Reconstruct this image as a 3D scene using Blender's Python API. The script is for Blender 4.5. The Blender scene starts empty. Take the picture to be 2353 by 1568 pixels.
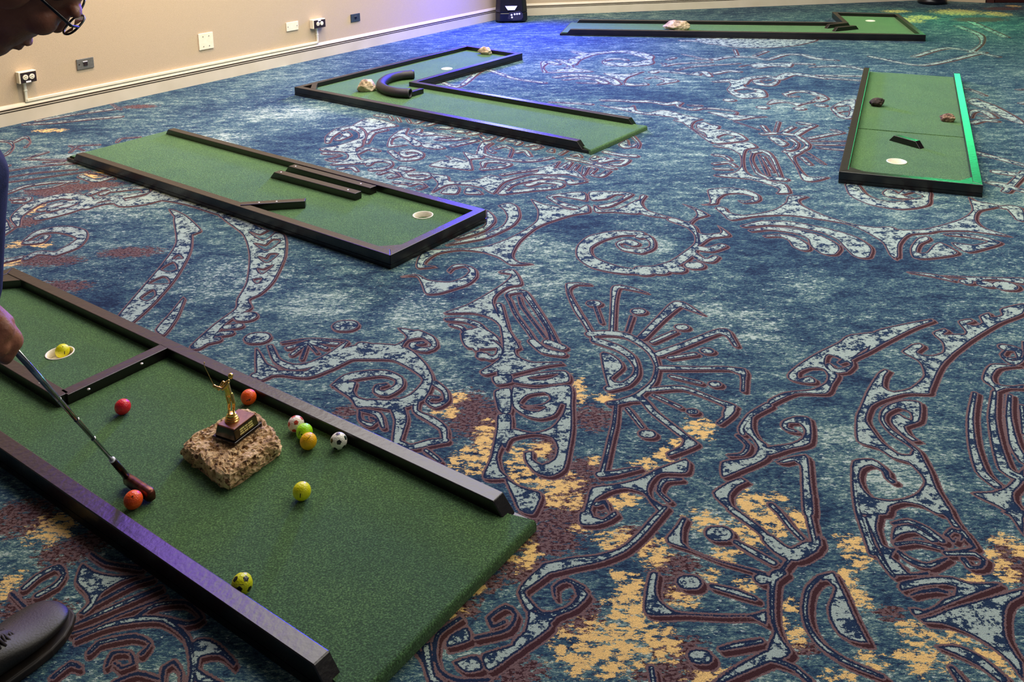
import bpy, bmesh, math, random
import numpy as np
from mathutils import Vector, Matrix, noise
random.seed(7)
C = bpy.context.scene.collection
SC = bpy.context.scene

# ------------------------------------------------------------------ camera, world, exposure
cam_d = bpy.data.cameras.new('camera'); cam = bpy.data.objects.new('camera', cam_d); C.objects.link(cam)
rt = Vector((0.99980179, -0.0199094, 0.0)); fw = Vector((-0.00373191, -0.18740759, 0.98227515)); up = Vector((-0.01955651, -0.98208045, -0.18744475))
# rt/fw/up are the world axes seen in the camera (x right, y down, z forward)
M = Matrix(((rt.x, -rt.y, -rt.z), (fw.x, -fw.y, -fw.z), (up.x, -up.y, -up.z)))
cam.matrix_world = Matrix.Translation((0, 0, 1.4801)) @ M.to_4x4()
cam_d.sensor_width = 36; cam_d.lens = 2149.5 / 2353 * 36
cam_d.shift_y = -(784 - 107.44) / 2353; cam_d.shift_x = 0
cam_d.clip_start = 0.02
SC.camera = cam
SC.view_settings.view_transform = 'Standard'; SC.view_settings.look = 'None'
SC.view_settings.gamma = 1; SC.view_settings.use_curve_mapping = False
SC.view_settings.exposure = 0.0
w = bpy.data.worlds.new('world'); SC.world = w; w.use_nodes = True
w.node_tree.nodes['Background'].inputs[0].default_value = (0.75, 0.8, 1.0, 1)
w.node_tree.nodes['Background'].inputs[1].default_value = 0.12

def light(name, kind, loc, target, energy, color, **kw):
    d = bpy.data.lights.new(name, kind); o = bpy.data.objects.new(name, d); C.objects.link(o)
    d.energy = energy; d.color = color
    for k, v in kw.items(): setattr(d, k, v)
    o.location = loc
    o.rotation_euler = (Vector(target) - Vector(loc)).to_track_quat('-Z', 'Y').to_euler()
    return o
# ceiling lamps of the ballroom
light('ceiling_lamp', 'AREA', (0.5, 6.0, 3.25), (0.5, 6.0, 0), 400, (1.0, 0.95, 0.87), shape='RECTANGLE', size=4.6, size_y=4.4)
light('ceiling_lamp', 'AREA', (2.8, 2.2, 3.25), (2.1, 2.2, 0), 52, (1.0, 0.93, 0.84), shape='RECTANGLE', size=1.8, size_y=1.4)
for x, y, e_ in ((-2.35, 4.9, 230), (-1.25, 6.3, 150), (-0.25, 7.55, 40)):
    light('wall_downlight', 'SPOT', (x, y, 3.2), (x - 0.55, y + 0.42, 0.2), e_, (1.0, 0.72, 0.43), spot_size=1.5, spot_blend=0.8, shadow_soft_size=0.07)
# coloured stage lights
light('blue_stage_light', 'SPOT', (-0.1, 8.85, 1.0), (0.05, 7.8, 0.0), 800, (0.025, 0.03, 1.0), spot_size=2.3, spot_blend=0.9, shadow_soft_size=0.25)
light('blue_stage_light', 'SPOT', (-0.2, 8.75, 1.95), (-0.2, 4.4, 0.0), 260, (0.02, 0.02, 1.0), spot_size=1.15, spot_blend=0.8, shadow_soft_size=0.22)
light('violet_stage_light', 'AREA', (-2.3, 5.6, 3.2), (-1.3, 3.6, 0), 30, (0.28, 0.10, 1.0), shape='DISK', size=0.7)
light('green_stage_light', 'SPOT', (4.5, 9.2, 1.1), (3.4, 7.4, 0.0), 100, (0.02, 0.9, 0.30), spot_size=2.3, spot_blend=0.9, shadow_soft_size=0.42)

# ------------------------------------------------------------------ materials
def new_mat(name):
    m = bpy.data.materials.new(name); m.use_nodes = True
    return m, m.node_tree, m.node_tree.nodes['Principled BSDF']
def s2l(c): return tuple(((v / 255) / 12.92 if v / 255 <= 0.04045 else (((v / 255) + 0.055) / 1.055) ** 2.4) for v in c) + (1,)
def mat(name, c1, c2=None, rough=0.6, scale=20, metal=0, bump=0, bscale=None, detail=4, spec=0.5, contrast=(0.35, 0.65), coords='Object', emit=0):
    m, t, b = new_mat(name); L = t.links
    b.inputs['Roughness'].default_value = rough; b.inputs['Metallic'].default_value = metal
    b.inputs['Specular IOR Level'].default_value = spec
    tc = t.nodes.new('ShaderNodeTexCoord')
    n = t.nodes.new('ShaderNodeTexNoise'); n.inputs['Scale'].default_value = scale; n.inputs['Detail'].default_value = detail
    L.new(tc.outputs[coords], n.inputs['Vector'])
    r = t.nodes.new('ShaderNodeValToRGB'); L.new(n.outputs['Fac'], r.inputs['Fac'])
    r.color_ramp.elements[0].position = contrast[0]; r.color_ramp.elements[1].position = contrast[1]
    r.color_ramp.elements[0].color = s2l(c1); r.color_ramp.elements[1].color = s2l(c2 or tuple(min(255, v * 1.12 + 2) for v in c1))
    L.new(r.outputs['Color'], b.inputs['Base Color'])
    if bump:
        n2 = t.nodes.new('ShaderNodeTexNoise'); n2.inputs['Scale'].default_value = bscale or scale * 4; n2.inputs['Detail'].default_value = 3
        L.new(tc.outputs[coords], n2.inputs['Vector'])
        bp = t.nodes.new('ShaderNodeBump'); bp.inputs['Strength'].default_value = bump; bp.inputs['Distance'].default_value = 0.01
        L.new(n2.outputs['Fac'], bp.inputs['Height']); L.new(bp.outputs['Normal'], b.inputs['Normal'])
    if emit: b.inputs['Emission Color'].default_value = s2l(c1); b.inputs['Emission Strength'].default_value = emit
    return m

M_WALL = mat('wall_vinyl', (196, 174, 142), (207, 185, 152), 0.75, 260, bump=0.25, bscale=420)
M_TRIM = mat('trim_paint', (214, 202, 176), (222, 210, 186), 0.45, 6)
M_TRIMD = mat('trim_groove', (60, 48, 34), (70, 58, 42), 0.8, 6)
M_CEIL = mat('ceiling_tile', (150, 140, 125), (160, 150, 135), 0.9, 30)
M_BLACK = mat('black_painted_wood', (17, 13, 14), (24, 18, 19), 0.29, 9, bump=0.08, bscale=60, spec=0.55)
M_SCREW = mat('screw_steel', (225, 220, 210), None, 0.3, 40, metal=0.6)
M_CUP = mat('cup_plastic', (250, 238, 215), (255, 246, 226), 0.5, 60)
M_FOAM = mat('black_foam_tube', (24, 21, 24), (34, 30, 34), 0.5, 70, bump=0.2, bscale=300)
M_CREAM = mat('cream_plastic', (246, 236, 205), (250, 242, 214), 0.35, 30)
M_DARKP = mat('dark_brown_plate', (40, 28, 28), (48, 34, 34), 0.35, 30)
M_GREYP = mat('grey_metal_plate', (116, 114, 106), (128, 126, 118), 0.35, 60, metal=0.3)
M_SLATE = mat('slate_plate', (52, 62, 66), (60, 70, 74), 0.4, 60)
M_LAMPB = mat('black_lamp_housing', (10, 9, 16), (16, 14, 24), 0.3, 30)
M_PANEL = mat('lamp_panel', (40, 38, 52), (50, 48, 62), 0.4, 30)
M_WHITE = mat('white_enamel', (245, 245, 250), None, 0.4, 30)
M_GOLD = mat('polished_gold', (216, 176, 88), (240, 208, 130), 0.24, 200, metal=1.0)
M_WALNUT = mat('walnut_veneer', (120, 62, 40), (156, 90, 60), 0.35, 60, detail=6)
M_LACQ = mat('black_lacquer', (12, 9, 12), (18, 14, 18), 0.16, 20)
M_CHROME = mat('chrome', (150, 152, 150), (190, 192, 190), 0.14, 30, metal=1.0)
M_BRONZE = mat('bronze_putter', (70, 34, 26), (120, 66, 50), 0.33, 60, metal=0.7)
M_SLEEVE = mat('dark_hosel', (24, 14, 10), (50, 28, 20), 0.35, 80, metal=0.5)
M_SKIN = mat('skin', (150, 92, 66), (176, 112, 82), 0.5, 30, bump=0.12, bscale=160)
M_HAIR = mat('dark_hair', (20, 15, 14), (32, 25, 22), 0.6, 120)
M_NAVY = mat('navy_knit', (16, 26, 66), (24, 36, 84), 0.85, 90, bump=0.2, bscale=500)
M_TROUS = mat('dark_trousers', (22, 22, 28), (30, 30, 36), 0.9, 90)
M_FRAME = mat('glasses_frame', (14, 12, 16), None, 0.25, 30)
M_SHOE = mat('black_brown_leather', (24, 19, 14), (32, 26, 20), 0.5, 24, bump=0.1, bscale=250)
M_SOLE = mat('shoe_sole_rubber', (26, 20, 16), (44, 34, 26), 0.6, 40)
M_LACE = mat('shoe_laces', (50, 42, 40), (66, 56, 54), 0.7, 200)
M_DOORW = mat('dark_red_wood', (52, 20, 16), (66, 28, 22), 0.4, 8)

def glass_mat():
    m, t, b = new_mat('lens_glass'); b.inputs['Transmission Weight'].default_value = 1; b.inputs['Roughness'].default_value = 0.02
    b.inputs['IOR'].default_value = 1.05; b.inputs['Base Color'].default_value = (0.95, 0.97, 1, 1); return m
M_LENS = glass_mat()

def turf_mat():
    m, t, b = new_mat('putting_turf'); L = t.links
    tc = t.nodes.new('ShaderNodeTexCoord')
    b.inputs['Roughness'].default_value = 0.85; b.inputs['Specular IOR Level'].default_value = 0.2; b.inputs['Sheen Weight'].default_value = 0.6; b.inputs['Sheen Roughness'].default_value = 0.45; b.inputs['Sheen Tint'].default_value = (0.55, 0.85, 0.45, 1)
    n1 = t.nodes.new('ShaderNodeTexNoise'); n1.inputs['Scale'].default_value = 260; n1.inputs['Detail'].default_value = 5; n1.inputs['Roughness'].default_value = 0.7
    n2 = t.nodes.new('ShaderNodeTexNoise'); n2.inputs['Scale'].default_value = 5; n2.inputs['Detail'].default_value = 3
    for n in (n1, n2): L.new(tc.outputs['Object'], n.inputs['Vector'])
    r = t.nodes.new('ShaderNodeValToRGB'); L.new(n1.outputs['Fac'], r.inputs['Fac'])
    e = r.color_ramp.elements; e[0].position = 0.35; e[0].color = s2l((22, 40, 24)); e[1].position = 0.64; e[1].color = s2l((108, 152, 92))
    x = r.color_ramp.elements.new(0.50); x.color = s2l((44, 80, 41))
    r2 = t.nodes.new('ShaderNodeValToRGB'); L.new(n2.outputs['Fac'], r2.inputs['Fac'])
    r2.color_ramp.elements[0].color = (0.82, 0.88, 0.9, 1); r2.color_ramp.elements[1].color = (1.15, 1.1, 0.95, 1)
    r2.color_ramp.elements[0].position = 0.35; r2.color_ramp.elements[1].position = 0.65
    mx = t.nodes.new('ShaderNodeMix'); mx.data_type = 'RGBA'; mx.blend_type = 'MULTIPLY'; mx.inputs[0].default_value = 1
    L.new(r.outputs['Color'], mx.inputs[6]); L.new(r2.outputs['Color'], mx.inputs[7]); L.new(mx.outputs[2], b.inputs['Base Color'])
    bp = t.nodes.new('ShaderNodeBump'); bp.inputs['Strength'].default_value = 0.9; bp.inputs['Distance'].default_value = 0.004
    L.new(n1.outputs['Fac'], bp.inputs['Height']); L.new(bp.outputs['Normal'], b.inputs['Normal'])
    return m
M_TURF = turf_mat()

def rock_mat(name, dark, mid, light_, scale=30, pits=0):
    m, t, b = new_mat(name); L = t.links
    tc = t.nodes.new('ShaderNodeTexCoord'); b.inputs['Roughness'].default_value = 0.85
    n = t.nodes.new('ShaderNodeTexNoise'); n.inputs['Scale'].default_value = scale; n.inputs['Detail'].default_value = 8; n.inputs['Roughness'].default_value = 0.65
    v = t.nodes.new('ShaderNodeTexVoronoi'); v.inputs['Scale'].default_value = scale * 2.6
    for q in (n, v): L.new(tc.outputs['Object'], q.inputs['Vector'])
    r = t.nodes.new('ShaderNodeValToRGB'); L.new(n.outputs['Fac'], r.inputs['Fac'])
    e = r.color_ramp.elements; e[0].position = 0.34; e[0].color = s2l(dark); e[1].position = 0.64; e[1].color = s2l(light_)
    x = e.new(0.46); x.color = s2l(mid)
    if pits:
        n3 = t.nodes.new('ShaderNodeTexNoise'); n3.inputs['Scale'].default_value = pits; n3.inputs['Detail'].default_value = 3; L.new(tc.outputs['Object'], n3.inputs['Vector'])
        r3 = t.nodes.new('ShaderNodeValToRGB'); L.new(n3.outputs['Fac'], r3.inputs['Fac']); r3.color_ramp.elements[0].position = .36; r3.color_ramp.elements[1].position = .44
        r3.color_ramp.elements[0].color = (.16, .10, .07, 1); r3.color_ramp.elements[1].color = (1, 1, 1, 1)
        mx = t.nodes.new('ShaderNodeMix'); mx.data_type = 'RGBA'; mx.blend_type = 'MULTIPLY'; mx.inputs[0].default_value = 1
        L.new(r.outputs['Color'], mx.inputs[6]); L.new(r3.outputs['Color'], mx.inputs[7]); L.new(mx.outputs[2], b.inputs['Base Color'])
    else: L.new(r.outputs['Color'], b.inputs['Base Color'])
    ad = t.nodes.new('ShaderNodeMath'); ad.operation = 'MULTIPLY_ADD'; ad.inputs[1].default_value = 0.5
    L.new(v.outputs['Distance'], ad.inputs[0]); L.new(n.outputs['Fac'], ad.inputs[2])
    bp = t.nodes.new('ShaderNodeBump'); bp.inputs['Strength'].default_value = 0.9; bp.inputs['Distance'].default_value = 0.01
    L.new(ad.outputs[0], bp.inputs['Height']); L.new(bp.outputs['Normal'], b.inputs['Normal'])
    return m
M_ROCKT = rock_mat('tan_pitted_rock', (110, 80, 52), (196, 158, 110), (236, 204, 156), 28, 95)
M_ROCKP = rock_mat('pale_rock', (104, 82, 62), (182, 158, 124), (226, 206, 170), 16)
M_ROCKD = rock_mat('dark_rock', (30, 22, 20), (52, 40, 34), (84, 66, 52), 20)
M_ROCKB = rock_mat('brown_rock', (60, 40, 32), (120, 90, 70), (196, 168, 132), 30)

def ball_mat(name, col, rough=0.35):
    m, t, b = new_mat(name); L = t.links
    tc = t.nodes.new('ShaderNodeTexCoord'); b.inputs['Roughness'].default_value = rough
    n = t.nodes.new('ShaderNodeTexNoise'); n.inputs['Scale'].default_value = 60
    L.new(tc.outputs['Object'], n.inputs['Vector'])
    r = t.nodes.new('ShaderNodeValToRGB'); L.new(n.outputs['Fac'], r.inputs['Fac'])
    r.color_ramp.elements[0].color = s2l(tuple(v * 0.94 for v in col)); r.color_ramp.elements[1].color = s2l(col)
    L.new(r.outputs['Color'], b.inputs['Base Color'])
    v = t.nodes.new('ShaderNodeTexVoronoi'); v.inputs['Scale'].default_value = 260; L.new(tc.outputs['Object'], v.inputs['Vector'])
    bp = t.nodes.new('ShaderNodeBump'); bp.inputs['Strength'].default_value = 0.35; bp.inputs['Distance'].default_value = 0.002
    L.new(v.outputs['Distance'], bp.inputs['Height']); L.new(bp.outputs['Normal'], b.inputs['Normal'])
    return m

# ------------------------------------------------------------------ helpers
def empty(name, loc, label=None, cat=None, group=None):
    o = bpy.data.objects.new(name, None); C.objects.link(o); o.location = loc; o.empty_display_size = 0.05
    tag(o, label, cat, group); return o
def tag(o, label=None, cat=None, group=None, kind=None):
    if label: o['label'] = label
    if cat: o['category'] = cat
    if group: o['group'] = group
    if kind: o['kind'] = kind
    return o
def obj(name, bm, material, parent=None, smooth=False, loc=None):
    """bm is in world coordinates; the mesh is stored relative to its parent's (or its own) origin"""
    root = parent
    off = Vector((0, 0, 0))
    q = parent
    while q is not None: off += Vector(q.location); q = q.parent
    own = Vector(loc) if loc is not None else Vector((0, 0, 0))
    bmesh.ops.translate(bm, verts=bm.verts, vec=-(off + own))
    me = bpy.data.meshes.new(name); bmesh.ops.recalc_face_normals(bm, faces=bm.faces); bm.to_mesh(me); bm.free()
    mats = material if isinstance(material, (list, tuple)) else [material]
    for m in mats: me.materials.append(m)
    if smooth: me.polygons.foreach_set('use_smooth', [True] * len(me.polygons))
    o = bpy.data.objects.new(name, me); C.objects.link(o); o.location = own
    if parent: o.parent = parent
    return o
def bevel(o, wd=0.002, seg=2):
    m = o.modifiers.new('bevel', 'BEVEL'); m.width = wd; m.segments = seg; m.limit_method = 'ANGLE'; m.angle_limit = math.radians(40); return o
def prism(bm, bot, top, z0, z1):
    """bot/top: lists of (x,y); z may be number or list"""
    n = len(bot); zz0 = z0 if isinstance(z0, (list, tuple)) else [z0] * n; zz1 = z1 if isinstance(z1, (list, tuple)) else [z1] * n
    a = [bm.verts.new((bot[i][0], bot[i][1], zz0[i])) for i in range(n)]; b = [bm.verts.new((top[i][0], top[i][1], zz1[i])) for i in range(n)]
    bm.faces.new(a[::-1]); bm.faces.new(b)
    for i in range(n): bm.faces.new((a[i], a[(i + 1) % n], b[(i + 1) % n], b[i]))
def box(bm, c, s, rot=None):
    r = bmesh.ops.create_cube(bm, size=1); vs = r['verts']
    bmesh.ops.scale(bm, vec=s, verts=vs)
    if rot is not None: bmesh.ops.rotate(bm, cent=(0, 0, 0), matrix=rot, verts=vs)
    bmesh.ops.translate(bm, vec=c, verts=vs); return vs
def tube(bm, pts, rad, seg=12, closed=False, caps=True):
    pts = [Vector(p) for p in pts]; n = len(pts); rad = rad if isinstance(rad, (list, tuple)) else [rad] * n
    rings = []; prev = None
    for i in range(n):
        if closed: d = pts[(i + 1) % n] - pts[i - 1]
        else: d = pts[min(i + 1, n - 1)] - pts[max(i - 1, 0)]
        d.normalize()
        a = d.cross(Vector((0, 0, 1)) if prev is None and abs(d.z) < 0.95 else (prev if prev is not None else Vector((1, 0, 0))))
        if prev is not None: a = (prev - d * prev.dot(d))
        a.normalize(); prev = a; b = d.cross(a)
        rings.append([bm.verts.new(pts[i] + (a * math.cos(2 * math.pi * k / seg) + b * math.sin(2 * math.pi * k / seg)) * rad[i]) for k in range(seg)])
    for i in range(n if closed else n - 1):
        r0, r1 = rings[i], rings[(i + 1) % n]
        for k in range(seg): bm.faces.new((r0[k], r0[(k + 1) % seg], r1[(k + 1) % seg], r1[k]))
    if caps and not closed: bm.faces.new(rings[0][::-1]); bm.faces.new(rings[-1])
def lathe(bm, prof, c, seg=32, axis=None):
    """prof: list of (r,z)"""
    vs0 = len(bm.verts); rings = []; new = []
    for r, z in prof:
        if r < 1e-6: v = bm.verts.new((0, 0, z)); rings.append([v]); new.append(v)
        else:
            ring = [bm.verts.new((r * math.cos(2 * math.pi * k / seg), r * math.sin(2 * math.pi * k / seg), z)) for k in range(seg)]; rings.append(ring); new += ring
    for a, b in zip(rings, rings[1:]):
        for k in range(seg):
            if len(a) == 1: bm.faces.new((a[0], b[k], b[(k + 1) % seg]))
            elif len(b) == 1: bm.faces.new((a[k], b[0], a[(k + 1) % seg]))
            else: bm.faces.new((a[k], a[(k + 1) % seg], b[(k + 1) % seg], b[k]))
    if axis is not None: bmesh.ops.rotate(bm, cent=(0, 0, 0), matrix=axis, verts=new)
    bmesh.ops.translate(bm, vec=c, verts=new)
    return new
def ellipsoid(bm, c, r, rot=None, sub=3):
    q = bmesh.ops.create_icosphere(bm, subdivisions=sub, radius=1); vs = q['verts']
    bmesh.ops.scale(bm, vec=r, verts=vs)
    if rot is not None: bmesh.ops.rotate(bm, cent=(0, 0, 0), matrix=rot, verts=vs)
    bmesh.ops.translate(bm, vec=c, verts=vs); return vs
def rcone(bm, p0, p1, r0, r1, seg=16):
    p0, p1 = Vector(p0), Vector(p1)
    tube(bm, [p0, p1], [r0, r1], seg); ellipsoid(bm, p0, (r0,) * 3, sub=2); ellipsoid(bm, p1, (r1,) * 3, sub=2)
def chain(bm, pts, rads):
    for i in range(len(pts) - 1): rcone(bm, pts[i], pts[i + 1], rads[i], rads[i + 1])
def fused(name, bm, material, parent, voxel=0.006, smooth=6):
    """one continuous skin grown over the overlapping solids in bm"""
    o = obj(name, bm, material, parent)
    m = o.modifiers.new('r', 'REMESH'); m.mode = 'VOXEL'; m.voxel_size = voxel; m.use_smooth_shade = True
    s = o.modifiers.new('s', 'SMOOTH'); s.factor = 0.5; s.iterations = smooth
    dg = bpy.context.evaluated_depsgraph_get(); me = bpy.data.meshes.new_from_object(o.evaluated_get(dg))
    o.modifiers.clear(); old = o.data; o.data = me; me.name = name; bpy.data.meshes.remove(old)
    me.polygons.foreach_set('use_smooth', [True] * len(me.polygons))
    return o
def v2(p): return Vector((p[0], p[1]))
def isect(p, d, q, e):
    den = d.x * e.y - d.y * e.x
    if abs(den) < 1e-9: return q
    t = ((q.x - p.x) * e.y - (q.y - p.y) * e.x) / den
    return p + d * t
def offset(poly, wd):
    """open polyline moved to its left by wd, corners mitred"""
    P = [v2(p) for p in poly]; segs = []
    for a, b in zip(P, P[1:]):
        d = (b - a).normalized(); nrm = Vector((-d.y, d.x)); segs.append((a + nrm * wd, d, b + nrm * wd))
    out = [segs[0][0]]
    for s0, s1 in zip(segs, segs[1:]): out.append(isect(s0[0], s0[1], s1[0], s1[1]))
    out.append(segs[-1][2]); return out
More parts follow.
